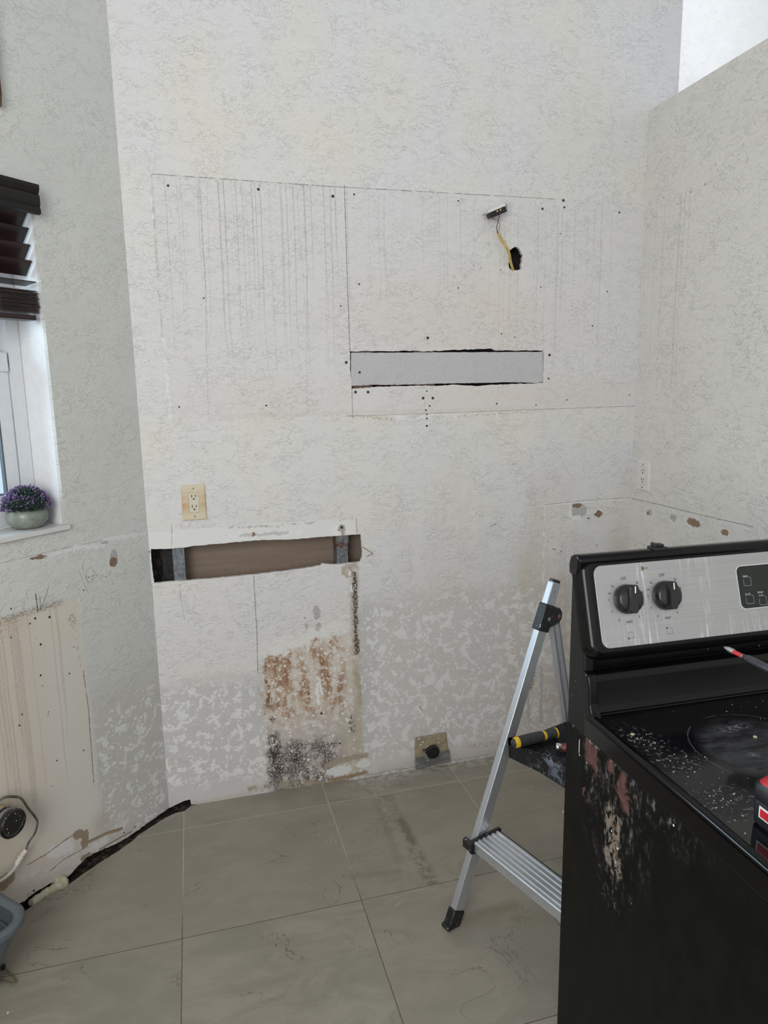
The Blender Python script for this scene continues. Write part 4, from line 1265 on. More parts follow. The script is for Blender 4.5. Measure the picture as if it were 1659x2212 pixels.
# small black clip with a wire on the floor in front of the tub
cx_, cy_ = F(7, 2093)
cw = thing('wire_clip', 'small black clip with a thin looped wire on the floor before the tub', 'clip', (cx_, cy_, 0))
MB().box((0, 0, 0.006), (0.012, 0.010, 0.011), Matrix.Rotation(0.4, 3, 'Z')).build('clip', M_BLACKPL, cw, bevel=0.0015)
wp = [F(11, 2096), F(20, 2104), F(30, 2115), F(35, 2124), F(28, 2127), F(15, 2124), F(5, 2120), F(-20, 2121)]
MB().tube(smoothpath([(p[0] - cx_, p[1] - cy_, 0.004 if i else 0.007) for i, p in enumerate(wp)]), 0.0016, 8).build('wire', plain('brass_wire', (0.17, 0.14, 0.08), 0.5, 0.3), cw)

# ------------------------------------------------------------------ WINDOW BLIND
t = NT('dark_mahogany')
n1, _ = t.noise(t.P * (2, 30, 30), 1, 4, 0.6)
M_SLAT = t.out(t.mix((0.012, 0.006, 0.006), (0.026, 0.011, 0.010), t.ss(n1, 0.35, 0.65)), 0.30, 0, 0.5)
t = NT('espresso_valance')
n1, _ = t.noise(t.P * (3, 40, 40), 1, 4, 0.6)
M_VAL = t.out(t.mix((0.009, 0.008, 0.0065), (0.015, 0.013, 0.011), t.ss(n1, 0.35, 0.65)), 0.45, 0, 0.3)
M_CORD = plain('ladder_cord', (0.06, 0.04, 0.035), 0.8)
bd = thing('window_blind', 'dark brown wooden blind half raised in the window, its slats stacked below', 'blind', LP, R(45))
BL0, BL1 = WS0 + 0.012, -0.311
prof = [(-0.028, 1.958), (-0.034, 1.9605), (-0.034, 1.971), (-0.031, 1.976), (-0.034, 1.984), (-0.0345, 1.998), (-0.033, 2.007), (-0.029, 2.010), (-0.033, 2.016), (-0.036, 2.024), (-0.036, 2.0335), (-0.020, 2.034), (-0.020, 1.958)]
v_ = MB()
v_.prism(prof, WS0 - 0.01, -0.306, lambda d, z, s: (s, d, z))
v_.build('valance', M_VAL, bd, angle=20)
MB().b6(BL0, BL1 - 0.003, -0.012, 0.045, 1.985, 2.028).build('headrail', M_VAL, bd, bevel=0.001)


def slat_mb(d, z, tilt, wid=0.050):
    m = MB()
    n_ = 8
    pr = []
    for k in range(n_ + 1):
        u = (k / n_ - 0.5) * wid
        pr.append((u, 0.0004 * (1 - (2 * k / n_ - 1) ** 2)))
    pr += [(u, w - 0.0030) for u, w in reversed(pr)]
    ct, st_ = math.cos(tilt), math.sin(tilt)
    m.prism([(u * ct + w * st_, -u * st_ + w * ct) for u, w in pr], BL0, BL1, lambda a, b, s: (s, d + a, z + b))
    return m


for zt in (1.9715, 1.930, 1.8865, 1.8440):
    slat_mb(0.037, zt - 0.0185, R(48)).build('slat', M_SLAT, bd, angle=20)
slat_mb(0.036, 1.7845, R(6)).build('slat', M_SLAT, bd, angle=20)
for k in range(13):
    zz = 1.762 - k * 0.0048
    m = slat_mb(0.035 + rng.uniform(-0.001, 0.001), zz, R(rng.uniform(-1, 1.2)))
    dx = rng.uniform(-0.004, 0.005)
    m.v = [(x + dx, y, z) for x, y, z in m.v]
    m.build('slat', M_SLAT, bd, angle=20)
MB().prism(rrect(0.008, 0.060, 1.682, 1.696, 0.004), BL0, BL1 - 0.012, lambda a, b, s: (s, a, b)).build('bottom_rail', M_SLAT, bd, angle=25)
for sx in (-0.42, -0.75, -1.08):
    for dd in (0.010, 0.062):
        MB().cyl((sx, dd, 1.69), (sx, dd, 1.99), 0.0008, 6).build('ladder_cord', M_CORD, bd)

# picture frame at the edge of view
M_FRAMEW = plain('walnut_frame', (0.14, 0.068, 0.035), 0.35, grain=0.35, scale=40)
M_FRAMEG = plain('gilt_fillet', (0.32, 0.20, 0.09), 0.4, 0.4, grain=0.3, scale=90)
fz, fs_ = 2.208, -0.376
fr_ = thing('picture_frame', 'brown wooden picture frame hung high on the left wall above the blind', 'picture frame', LP + LE * fs_ + Vector((0, 0, fz)), R(45))
m = MB()
FW, FH, FB = 0.34, 0.42, 0.028
for b6 in ((-FW, 0, 0, FB), (-FW, 0, FH - FB, FH), (-FW, -FW + FB, FB, FH - FB), (-FB, 0, FB, FH - FB)):
    m.b6(b6[0], b6[1], -0.018, -0.0005, b6[2], b6[3])
m.build('moulding', M_FRAMEW, fr_, bevel=0.002)
m = MB()
for k in (0.006, 0.012, 0.018):
    m.b6(-FW + k, -k, -0.0198, -0.018, k, k + 0.002).b6(-FW + k, -k, -0.0198, -0.018, FH - k - 0.002, FH - k)
    m.b6(-k - 0.002, -k, -0.0198, -0.018, k, FH - k).b6(-FW + k, -FW + k + 0.002, -0.0198, -0.018, k, FH - k)
m.build('fillet', M_FRAMEG, fr_, smooth=False)
MB().b6(-FW + FB, -FB, -0.006, -0.002, FB, FH - FB).build('picture', plain('faded_print', (0.30, 0.22, 0.16), 0.6, grain=0.4, scale=14), fr_, smooth=False)

# ------------------------------------------------------------------ POT WITH HEATHER
ps, pdp = -0.381, 0.058
pp = W(ps, pdp, 1.10)
pot = thing('potted_heather', 'round grey-green pot of purple heather on the window sill', 'plant', pp)
t = NT('celadon_glaze')
n1 = t.voro(t.P, 420)
n2, _ = t.noise(t.P, 40, 3, 0.6)
c = t.mix((0.175, 0.205, 0.170), (0.25, 0.275, 0.235), t.ss(n2, 0.35, 0.65))
M_POT = t.out(t.mix(c, (0.40, 0.42, 0.36), t.ss(n1, 0.25, 0.15) * 0.5), 0.32, 0, 0.5)
PR = 0.0565
MB().lathe([(0.028, 0), (0.033, 0.0012), (0.043, 0.007), (0.052, 0.018), (PR, 0.032), (0.0545, 0.045), (0.049, 0.055), (0.045, 0.0595), (0.043, 0.060), (0.041, 0.057), (0.040, 0.052)], n=48).build('pot', M_POT, pot, angle=60)
M_STEM = plain('heather_green', (0.028, 0.055, 0.045), 0.6, grain=0.4, scale=120)
M_BLOOM = plain('heather_purple', (0.150, 0.080, 0.235), 0.6, grain=0.4, scale=200)
M_BLOOM2 = plain('heather_mauve', (0.30, 0.19, 0.40), 0.6, grain=0.3, scale=200)
gr, b1, b2 = MB(), MB(), MB()
rp = random.Random(11)
gr.lathe([(0.040, 0.050), (0.050, 0.062), (0.050, 0.078), (0.040, 0.096), (0.022, 0.108), (0.0001, 0.111)], n=20)
for i in range(1500):
    a = rp.uniform(0, 2 * math.pi)
    e_ = math.asin(rp.uniform(-0.15, 1.0))
    dr = Vector((math.cos(a) * math.cos(e_), math.sin(a) * math.cos(e_), math.sin(e_)))
    base = Vector((0, 0, 0.060)) + Vector((dr.x * 0.052, dr.y * 0.052, max(dr.z, -0.1) * 0.050))
    jit = Vector((rp.uniform(-1, 1), rp.uniform(-1, 1), rp.uniform(-.4, 1.2))) * 0.4
    tip = base + (dr + jit).normalized() * rp.uniform(0.007, 0.015)
    if tip.z < 0.058:
        tip.z = 0.058
    gr.tube([base, base.lerp(tip, 0.6), tip], [0.0013, 0.0016, 0.0006], 4)
    mb_ = rp.random()
    patch = math.sin(a * 2 + 0.8) + math.sin(e_ * 5 + a)
    if mb_ < 0.36 + 0.24 * patch:
        tgt = b2 if rp.random() < 0.3 else b1
        for k in range(3):
            c_ = base.lerp(tip, 0.65 + 0.22 * k) + Vector((rp.uniform(-1, 1), rp.uniform(-1, 1), rp.uniform(-1, 1))) * 0.0015
            r_ = 0.0021
            tgt.add([c_ + Vector(v) * r_ for v in ((1, 0, 0), (-1, 0, 0), (0, 1, 0), (0, -1, 0), (0, 0, 1), (0, 0, -1))],
                    [(0, 2, 4), (2, 1, 4), (1, 3, 4), (3, 0, 4), (2, 0, 5), (1, 2, 5), (3, 1, 5), (0, 3, 5)])
for m_, nm, mt, lb in ((gr, 'foliage', M_STEM, None), (b1, 'blossoms', M_BLOOM, 'deep purple blossoms'), (b2, 'blossoms', M_BLOOM2, 'pale mauve blossoms')):
    o = m_.build(nm, mt, pot, smooth=False)
    if lb:
        o['label'] = lb

# ------------------------------------------------------------------ STEP LADDER
t = NT('brushed_aluminium')
n1, _ = t.noise(t.P * (4, 4, 4), 14, 3, 0.6)
n2, _ = t.noise(t.P, 170, 2, 0.5)
c = t.mix((0.54, 0.56, 0.59), (0.58, 0.60, 0.63), t.ss(n1, 0.3, 0.7))
M_ALU = t.out(t.mix(c, (0.70, 0.69, 0.66), t.ss(n2, 0.70, 0.73)), 0.36, 0.72)
M_LBLACK = speckled('ladder_black', (0.012, 0.012, 0.014), 0.35, fleck=(0.45, 0.46, 0.48), amount=0.69, scale=150)
t = NT('platform_black')
n1, _ = t.noise(t.P * (40, 260, 40), 1, 3, 0.6)
n2, _ = t.noise(t.P, 22, 3, 0.6)
n3, _ = t.noise(t.P, 190, 2, 0.5)
x, y, z = t.sep(t.P)
pm_ = t.ss(y, -0.06, -0.14) * t.ss(x, 0.30, 0.23)
c = t.mix((0.010, 0.010, 0.012), (0.16, 0.19, 0.24), t.ss(n2, 0.48, 0.62) * pm_ * t.ss(z, 0.487, 0.475) * 0.8)
c = t.mix(c, (0.48, 0.50, 0.53), (t.ss(n1, 0.62, 0.66) * pm_).max(t.ss(n3, 0.70, 0.73)) * 0.85)
M_PLAT = t.out(c, 0.36)
LA = Vector((0.607, 1.604, 0))
lad = thing('step_ladder', 'small aluminium step ladder with a black ribbed platform standing behind the stove', 'ladder', LA, R(18))
LW = 0.445
slope = 0.3745 / 0.93                      # how far the front rails lean back per metre


def railp(z, y, off=0.0):
    return (0.004 + slope * z + off, y, z)


for y in (-0.011, -LW + 0.011):
    if y > -0.1:
        r_ = MB().bar(railp(0.012, y), railp(0.928, y), 0.0215, 0.034, up=(1, 0, 0))
    else:
        r_ = MB().bar(railp(0.012, y), railp(0.928, y), 0.0215, 0.034, up=(1, 0, 0))
    ro = r_.build('front_rail', M_ALU, lad, bevel=0.002)
    MB().bar(railp(0.926, y), railp(0.936, y), 0.017, 0.029, up=(1, 0, 0)).build('end_plug', M_LBLACK, ro, bevel=0.002)
    MB().lathe([(0.003, 0), (0.003, 0.001), (0.0015, 0.0018)], railp(0.905, y - 0.011 if y > -0.1 else y + 0.011), (0, -1 if y > -0.1 else 1, 0), 12).build('rivet', M_ZINC, ro)
    # foot
    ft = MB()
    ft.bar(railp(0.0, y, -0.002), railp(0.046, y), 0.028, 0.041, up=(1, 0, 0))
    ft.b6(-0.022, 0.024, y - 0.016, y + 0.016, 0.0, 0.012)
    ft.build('rubber_foot', M_LBLACK, lad, bevel=0.004)
    # hinge bracket
    hb_ = MB()
    hb_.bar(railp(0.795, y), railp(0.868, y), 0.030, 0.042, up=(1, 0, 0))
    hx, hz = railp(0.833, y)[0], 0.833
    lobe = [(hx - 0.01, hz - 0.034), (hx + 0.045, hz - 0.026), (hx + 0.058, hz - 0.012), (hx + 0.060, hz + 0.006), (hx + 0.050, hz + 0.020), (hx + 0.01, hz + 0.030)]
    hb_.prism(lobe, y - 0.015, y + 0.015, lambda a, b, d: (a, d, b))
    ho = hb_.build('hinge_bracket', M_LBLACK, lad, bevel=0.003)
    sg = -1
    for dx in (0.004, 0.044):
        MB().lathe([(0.0055, 0), (0.0055, 0.0012), (0.003, 0.002)], (hx + dx, y + sg * 0.015, hz - 0.004), (0, sg, 0), 16).build('rivet', M_ZINC if dx < 0.01 else M_COPPER, ho)
    # rear leg: open channel
    p0, p1 = (0.376, y, 0.828), (0.556, y, 0.0)
    rl = MB()
    rl.bar(p0, p1, 0.003, 0.034, up=(1, 0, 0))
    for sx in (-0.0155, 0.0155):
        rl.bar((p0[0] + sx, y + 0.0, p0[2]), (p1[0] + sx, y + 0.0, p1[2] + 0.01), 0.018, 0.0025, up=(1, 0, 0))
    rl.bar((p0[0] + 0.004, y - 0.004, p0[2]), (p1[0] + 0.004, y - 0.004, p1[2] + 0.01), 0.006, 0.014, up=(1, 0, 0))
    rlo = rl.build('rear_leg', M_ALU, lad, bevel=0.0008)
    MB().b6(0.532, 0.580, y - 0.014, y + 0.014, 0.0, 0.035).build('rear_foot', M_LBLACK, lad, bevel=0.004)
MB().bar((0.535, -0.012, 0.10), (0.535, -LW + 0.012, 0.10), 0.022, 0.012).build('rear_crossbar', M_ALU, lad, bevel=0.001)
# bottom step: ribbed aluminium tread
z0 = 0.246
tr_ = MB()
tr_.b6(0.066, 0.158, -LW + 0.03, -0.028, z0 - 0.0035, z0 - 0.001)
tr_.b6(0.066, 0.069, -LW + 0.03, -0.028, z0 - 0.030, z0 - 0.001).b6(0.155, 0.158, -LW + 0.03, -0.028, z0 - 0.022, z0 - 0.001)
tr_.prism(rrect(0.064, 0.074, z0 - 0.012, z0 + 0.001, 0.004), -LW + 0.03, -0.028, lambda a, b, d: (a, d, b))
for k in range(5):
    xx = 0.082 + k * 0.0165
    tr_.prism([(xx - 0.0045, z0 - 0.001), (xx - 0.0025, z0 + 0.0022), (xx + 0.0025, z0 + 0.0022), (xx + 0.0045, z0 - 0.001)], -LW + 0.03, -0.028, lambda a, b, d: (a, d, b))
stp_ = tr_.build('step', M_ALU, lad, angle=25)
for y0, y1 in ((-0.034, -0.0225), (-LW + 0.0225, -LW + 0.034)):
    MB().prism([(0.054, z0 - 0.034), (0.068, z0 - 0.038), (0.164, z0 - 0.018), (0.166, z0 + 0.003), (0.160, z0 + 0.005), (0.062, z0 + 0.003), (0.053, z0 - 0.006)], y0, y1, lambda a, b, d: (a, d, b)).build('step_bracket', M_LBLACK, lad, bevel=0.0025)
MB().prism([(0.050, z0 - 0.026), (0.050, z0 - 0.002), (0.062, z0 + 0.002), (0.072, z0 - 0.026)], -0.034, -0.0005, lambda a, b, d: (a, d, b)).build('rail_clasp', M_LBLACK, lad, bevel=0.002)
# platform
zp = 0.494
yA, yB_ = -0.0225, -LW + 0.0225
front = [(0.196, yA), (0.198, yA - 0.012), (0.235, -0.100), (0.243, -0.16), (0.245, -LW / 2), (0.243, -LW + 0.16), (0.235, -LW + 0.100), (0.198, yB_ + 0.012), (0.196, yB_)]
plan = front + [(0.475, yB_), (0.482, yB_ + 0.01), (0.482, yA - 0.01), (0.475, yA)]
pfm = MB()
pfm.prism(plan, zp - 0.010, zp - 0.003, lambda a, b, d: (a, b, d))
drop = [0.044, 0.046, 0.066, 0.074, 0.076, 0.074, 0.066, 0.046, 0.044]
n_ = len(front)
vs = [(p[0], p[1], zp - 0.003) for p in front] + [(p[0] + 0.006, p[1], zp - d_) for p, d_ in zip(front, drop)] + [(p[0] + 0.012, p[1], zp - d_ + 0.002) for p, d_ in zip(front, drop)] + [(p[0] + 0.008, p[1], zp - 0.008) for p in front]
pfm.add(vs, [(a * n_ + i, a * n_ + i + 1, ((a + 1) % 4) * n_ + i + 1, ((a + 1) % 4) * n_ + i) for a in range(4) for i in range(n_ - 1)])
for ys in (yA, yB_ + 0.004):
    pfm.prism([(0.196, zp - 0.003), (0.200, zp - 0.044), (0.24, zp - 0.050), (0.40, zp - 0.030), (0.478, zp - 0.026), (0.478, zp - 0.003)], ys - 0.004, ys, lambda a, b, d: (a, d, b))
plo = pfm.build('platform', M_PLAT, lad, bevel=0.0018, angle=45)
ribs = MB()
ya, yb = yA - 0.006, yB_ + 0.006
for k in range(27):
    xx = 0.212 + k * 0.0100
    if xx < 0.243:                          # ahead of the slanted corners only short ribs fit
        m1 = max(-0.0345 - (xx - 0.198) / 0.037 * 0.0655, -0.2) + 0.004
        ribs.b6(xx - 0.0022, xx + 0.0022, m1, ya, zp - 0.003, zp + 0.0005)
        ribs.b6(xx - 0.0022, xx + 0.0022, -LW - ya, -LW - m1, zp - 0.003, zp + 0.0005)
    else:
        ribs.b6(xx - 0.0022, xx + 0.0022, yb, ya, zp - 0.003, zp + 0.0005)
ribs.build('grip_ribs', M_PLAT, plo, smooth=False)

# ------------------------------------------------------------------ TOOLS ON THE PLATFORM
M_GRIP = plain('charcoal_rubber', (0.030, 0.031, 0.034), 0.55, grain=0.3, scale=300, bump=0.0015)
M_TYEL = plain('tool_yellow', (0.74, 0.46, 0.015), 0.4, grain=0.06, scale=60)


def on_ladder(x, y, z):
    return LA + Matrix.Rotation(R(18), 3, 'Z') @ Vector((x, y, z))


hz_ = 0.494 + 0.0155
a0, a1 = Vector((*F(1108, 1606, hz_), hz_)), Vector((*F(1203, 1583, hz_), hz_))
sd = thing('screwdriver', 'black and yellow screwdriver handle lying on the ladder platform', 'screwdriver', a0 + Vector((0, 0, -0.0145)), math.atan2((a1 - a0).y, (a1 - a0).x))
LN_ = (a1 - a0).length
k_ = LN_ / 0.140


def hl(prof, name, mat):
    return MB().lathe([(r, h * k_) for r, h in prof], (0, 0, 0.0155), (1, 0, 0), 28, caps=False).build(name, mat, sd, angle=50)


hl([(0.0001, -0.004), (0.007, -0.0035), (0.0105, 0.0), (0.0125, 0.004)], 'butt', M_GRIP)
hl([(0.0124, 0.0038), (0.0142, 0.006), (0.0152, 0.012), (0.0154, 0.016)], 'yellow_band', M_TYEL)
gp = [(0.0152, 0.016)]
for k in range(24):
    hh = 0.020 + k * 0.0030
    rr_ = 0.0146 + 0.0009 * math.sin(math.pi * (hh - 0.016) / 0.075)
    gp += [(rr_, hh), (rr_ - 0.0005, hh + 0.0015)]
gp += [(0.0132, 0.094)]
hl(gp, 'grip', M_GRIP)
hl([(0.0134, 0.093), (0.0136, 0.0945), (0.0128, 0.1005), (0.0124, 0.102)], 'yellow_band', M_TYEL)
hl([(0.0124, 0.1015), (0.0118, 0.108), (0.0125, 0.118), (0.0145, 0.128), (0.0148, 0.133)], 'neck', M_GRIP)
hl([(0.0147, 0.1325), (0.0150, 0.1345), (0.0148, 0.1375), (0.012, 0.139), (0.0001, 0.1395)], 'yellow_band', M_TYEL)

q0 = Vector((*F(1203, 1616, 0.505), 0.4965))
ht = thing('hand_tool', 'dark red handled tool with a chrome end beside the screwdriver, partly hidden by the stove', 'tool', q0, math.atan2(-0.45, 0.89))
M_CHROME = plain('chrome', (0.62, 0.62, 0.62), 0.22, 0.95)
M_TRED = plain('tool_dark_red', (0.16, 0.03, 0.035), 0.45, grain=0.2, scale=90)
MB().lathe([(0.0001, -0.003), (0.009, -0.0025), (0.0105, 0.0), (0.0105, 0.008), (0.0085, 0.011), (0.0085, 0.022)], (0, 0, 0.0125), (1, 0, 0), 24).build('chrome_end', M_CHROME, ht)
MB().lathe([(0.0095, 0.012), (0.0108, 0.016), (0.0112, 0.035), (0.0105, 0.085), (0.0115, 0.12), (0.009, 0.125), (0.0001, 0.126)], (0, 0, 0.0125), (1, 0, 0), 24).build('handle', M_TRED, ht)
MB().b6(0.016, 0.07, -0.004, 0.004, 0.0005, 0.0030).build('handle_underside', M_GRIP, ht, bevel=0.001)

# ------------------------------------------------------------------ STOVE
RA = R(-1.5)
RO = Vector((0.637, 0.990, 0))
RX, RY = Vector((math.cos(RA), math.sin(RA), 0)), Vector((-math.sin(RA), math.cos(RA), 0))


def SG(x, y):                               # stove side panel, (back, up)
    p = hit(x, y, RO, RX)
    return ((p - RO).dot(RY), p.z)


def CT(x, y, z=0.909):                      # cooktop, (right, back)
    p = hit(x, y, (0, 0, z), (0, 0, 1))
    return ((p - RO).dot(RX), (p - RO).dot(RY))


stove = thing('stove', 'black electric range with a stainless control panel and worn peeling side', 'stove', RO, RA)
# chipped enamel side: peeled brown and grey patches below the cooktop edge
t = NT('chipped_side_enamel')
x, y, z = t.sep(t.P)
p = t.comb(0.0, y, z)
_, c1 = t.noise(p, 60, 3, 0.65)
pd = p + t.vm('SCALE', c1 - (0.5, 0.5, 0.5), scale=0.05)
nf, _ = t.noise(p * (1, 1, 0.55), 95, 4, 0.7)
nm, _ = t.noise(p * (1, 1, 0.6), 26, 4, 0.65)


def pe(c, ry, rz, soft=0.3):
    return t.ss(t.vm('LENGTH', (pd - (0, c[0], c[1])) * (0, 1 / ry, 1 / rz)), 1 + soft, 1 - soft)


col = t.mix((0.0045, 0.0044, 0.0038), (0.0065, 0.0063, 0.0055), t.ss(nm, 0.4, 0.6))
area_ = pe(SG(1325, 1700), 0.085, 0.13, 0.7).max(pe(SG(1325, 1830), 0.04, 0.10, 0.7)).max(pe(SG(1440, 1770), 0.06, 0.03, 0.8))
col = t.mix(col, (0.050, 0.043, 0.040), t.ss(nf + (nm - 0.5) * 0.6, 0.52, 0.62) * area_ * 0.8)
col = t.mix(col, (0.17, 0.155, 0.145), t.ss(nf + (nm - 0.5) * 0.8, 0.63, 0.69) * area_ * 0.75)
br = pe(SG(1276, 1625), 0.022, 0.026).max(pe(SG(1283, 1648), 0.010, 0.022)).max(pe(SG(1344, 1700), 0.014, 0.032)).max(pe(SG(1348, 1730), 0.012, 0.018)).max(pe(SG(1318, 1650), 0.010, 0.018)).max(pe(SG(1260, 1712), 0.005, 0.010))
col = t.mix(col, t.mix((0.085, 0.042, 0.036), (0.12, 0.062, 0.052), t.ss(nf, 0.4, 0.6)), br * t.ss(nf, 0.30, 0.36))
gy_ = pe(SG(1322, 1790), 0.024, 0.040).max(pe(SG(1320, 1830), 0.020, 0.045)).max(pe(SG(1330, 1860), 0.014, 0.026))
col = t.mix(col, (0.20, 0.165, 0.135), gy_ * t.ss(nf, 0.46, 0.52))
col = t.mix(col, (0.22, 0.11, 0.06), gy_ * t.ss(nm, 0.56, 0.60) * 0.6)
col = t.mix(col, (0.50, 0.49, 0.47), t.ss(z, 0.862, 0.869) * t.ss(nf, 0.50, 0.58) * t.ss(y, -0.14, 0.02) * 0.7)
dots_ = None
for px_, py_, r_ in ((1251, 1631, 2.4), (1267, 1648, 2), (1334, 1833, 3.2), (1321, 1795, 2.6), (1330, 1863, 2), (1455, 1783, 2.8), (1228, 1546, 1.5), (1300, 1930, 1), (1328, 1951, 1), (1364, 1952, 1.2)):
    sy, sz = SG(px_, py_)
    d_ = t.vm('DISTANCE', p, (0, sy, sz)) * (1 / r_)
    dots_ = d_ if dots_ is None else dots_.min(d_)
a_, b_ = SG(1251, 1600), SG(1250, 1629)
col = t.mix(col, (0.75, 0.75, 0.73), t.ss(dots_, 0.00075, 0.00055).max(t.ss(abs(y - a_[0]), 0.0012, 0.0007) * t.ss(z, b_[1], b_[1] + 0.004) * t.ss(z, a_[1] + 0.004, a_[1])))
t.bump(nf * area_, 0.4, 0.001)
M_SIDE = t.out(col, t.mix((0.42,) * 3, (0.75,) * 3, area_), 0, 0.10)
M_ENAMEL = plain('black_enamel', (0.003, 0.003, 0.0035), 0.14, spec=0.28)
M_SATIN = speckled('satin_black', (0.006, 0.006, 0.0058), 0.36, spec=0.3, fleck=(0.20, 0.20, 0.20), amount=0.73, scale=120)
t = NT('brushed_stainless')
n1, _ = t.noise(t.P * (3, 300, 300), 1, 3, 0.6)
n2, _ = t.noise(t.P * (140, 8, 9), 1, 4, 0.7)
n3, _ = t.noise(t.P, 9, 3, 0.6)
x, y, z = t.sep(t.P)
c = t.mix((0.42, 0.42, 0.42), (0.45, 0.45, 0.45), t.ss(n1, 0.35, 0.65))
sm_ = t.ss(z + (n3 - 0.5) * 0.05, 1.10, 1.05)
c = t.mix(c, (0.74, 0.74, 0.74), t.ss(n2, 0.50, 0.66) * (t.ss(abs(x - 0.118), 0.03, 0.005) + t.ss(abs(x - 0.22), 0.05, 0.01) + sm_ * 0.6) * t.ss(n3, 0.34, 0.55) * 1.0)
M_STEEL = t.out(c, t.mix((0.34,) * 3, (0.5,) * 3, t.ss(n2, 0.5, 0.7)), 0.62)
t = NT('cooktop_glass')
x, y, z = t.sep(t.P)
p = t.comb(x, y, 0.0)
nf, _ = t.noise(p, 120, 4, 0.7)
nm, _ = t.noise(p, 20, 4, 0.65)
_, c1 = t.noise(p, 40, 3, 0.6)
pd = p + t.vm('SCALE', c1 - (0.5, 0.5, 0.5), scale=0.03)
col = (0.006, 0.006, 0.007)
ringm, discm = None, None
for cx_, cy_, r_ in ((0.212, -0.165, 0.112), (0.19, -0.440, 0.090), (0.56, -0.165, 0.085), (0.56, -0.44, 0.115)):
    d_ = t.vm('DISTANCE', p, (cx_, cy_, 0))
    rg = t.ss(abs(d_ - r_), 0.0012, 0.0006)
    dc = t.ss(d_, r_ * 0.98, r_ * 0.72)
    ringm = rg if ringm is None else ringm.max(rg)
    discm = dc if discm is None else discm.max(dc)
nst, _ = t.noise(p * (18, 60, 1), 1, 4, 0.7)
col = t.mix(col, (0.045, 0.046, 0.052), discm * t.ss(nst + (nm - 0.5) * 0.5, 0.32, 0.65))
col = t.mix(col, (0.10, 0.10, 0.105), ringm * t.ss(nm, 0.40, 0.55) * 0.8)


def ce(px_, py_, rx, ry, soft=0.5):
    u, v = CT(px_, py_)
    return t.ss(t.vm('LENGTH', (pd - (u, v, 0)) * (1 / rx, 1 / ry, 0)), 1 + soft, 1 - soft)


dust = ce(1385, 1608, 0.035, 0.050, 0.8).max(ce(1450, 1648, 0.05, 0.025, 0.8)).max(ce(1560, 1735, 0.05, 0.03, 0.8))
col = t.mix(col, (0.24, 0.245, 0.26), dust * t.ss(nf, 0.56, 0.62) * 0.85)
col = t.mix(col, (0.60, 0.59, 0.55), dust * t.ss(nf, 0.67, 0.70))
col = t.mix(col, (0.20, 0.20, 0.21), (ce(1585, 1572, 0.03, 0.008).max(ce(1630, 1632, 0.012, 0.008))) * t.ss(nf, 0.48, 0.55) * 0.8)
fk = t.voro(p, 42)
col = t.mix(col, (0.42, 0.40, 0.35), t.ss(fk, 0.055, 0.04) * t.ss(nm, 0.50, 0.56) * 0.9)
M_GLASSTOP = t.out(col, (discm * 0.30 + dust * 0.25 + 0.09).max(t.ss(nm, 0.4, 0.7) * 0.18), 0, 0.5)

W0, W1, D0, D1 = 0.0, 0.760, -0.620, 0.078
b = MB()
b.b6(0.004, W1 - 0.004, D0 + 0.03, D1 - 0.002, 0.03, 0.868)
b.build('body', M_SATIN, stove, bevel=0.002)
for x0, x1 in ((0.0, 0.004), (W1 - 0.004, W1)):
    s_ = MB()
    s_.b6(x0, x1, D0 + 0.03, 0.0, 0.03, 0.868)
    s_.b6(x0 + (0.0006 if x0 < 0.1 else 0), x1 - (0.0006 if x0 > 0.1 else 0), 0.0, D1, 0.03, 0.868)
    s_.build('side_panel', M_SIDE, stove, smooth=False)
ct_ = MB()
# raised rim all round and the recessed glass
ct_.prism(rrect(-0.003, W1 + 0.003, D0, 0.018, 0.010), 0.873, 0.9085, lambda a, b_, d: (a, b_, d))
cto = ct_.build('cooktop_frame', M_ENAMEL, stove, bevel=0.002)
rim = MB()
o_, i_ = rrect(-0.003, W1 + 0.003, D0, 0.020, 0.012), rrect(0.013, W1 - 0.013, D0 + 0.020, -0.004, 0.012)
o2, i2 = rrect(0.001, W1 - 0.001, D0 + 0.004, 0.018, 0.010), rrect(0.008, W1 - 0.008, D0 + 0.013, 0.0, 0.012)
n_ = len(o_)
vs = [(q_[0], q_[1], 0.904) for q_ in o_] + [(q_[0], q_[1], 0.9105) for q_ in o_] + [(q_[0], q_[1], 0.9145) for q_ in o2] + [(q_[0], q_[1], 0.9145) for q_ in i2] + [(q_[0], q_[1], 0.9090) for q_ in i_]
rim.add(vs, [(a * n_ + i, a * n_ + (i + 1) % n_, (a + 1) * n_ + (i + 1) % n_, (a + 1) * n_ + i) for a in range(4) for i in range(n_)])
rim.build('raised_rim', M_ENAMEL, cto, angle=60)
MB().b6(0.012, W1 - 0.012, D0 + 0.018, -0.002, 0.9086, 0.9094).build('glass_top', M_GLASSTOP, stove, smooth=False)
MB().b6(0.001, W1 - 0.001, D0 + 0.030, D1 - 0.002, 0.866, 0.874).build('trim_gap', M_SLOT, stove, smooth=False)
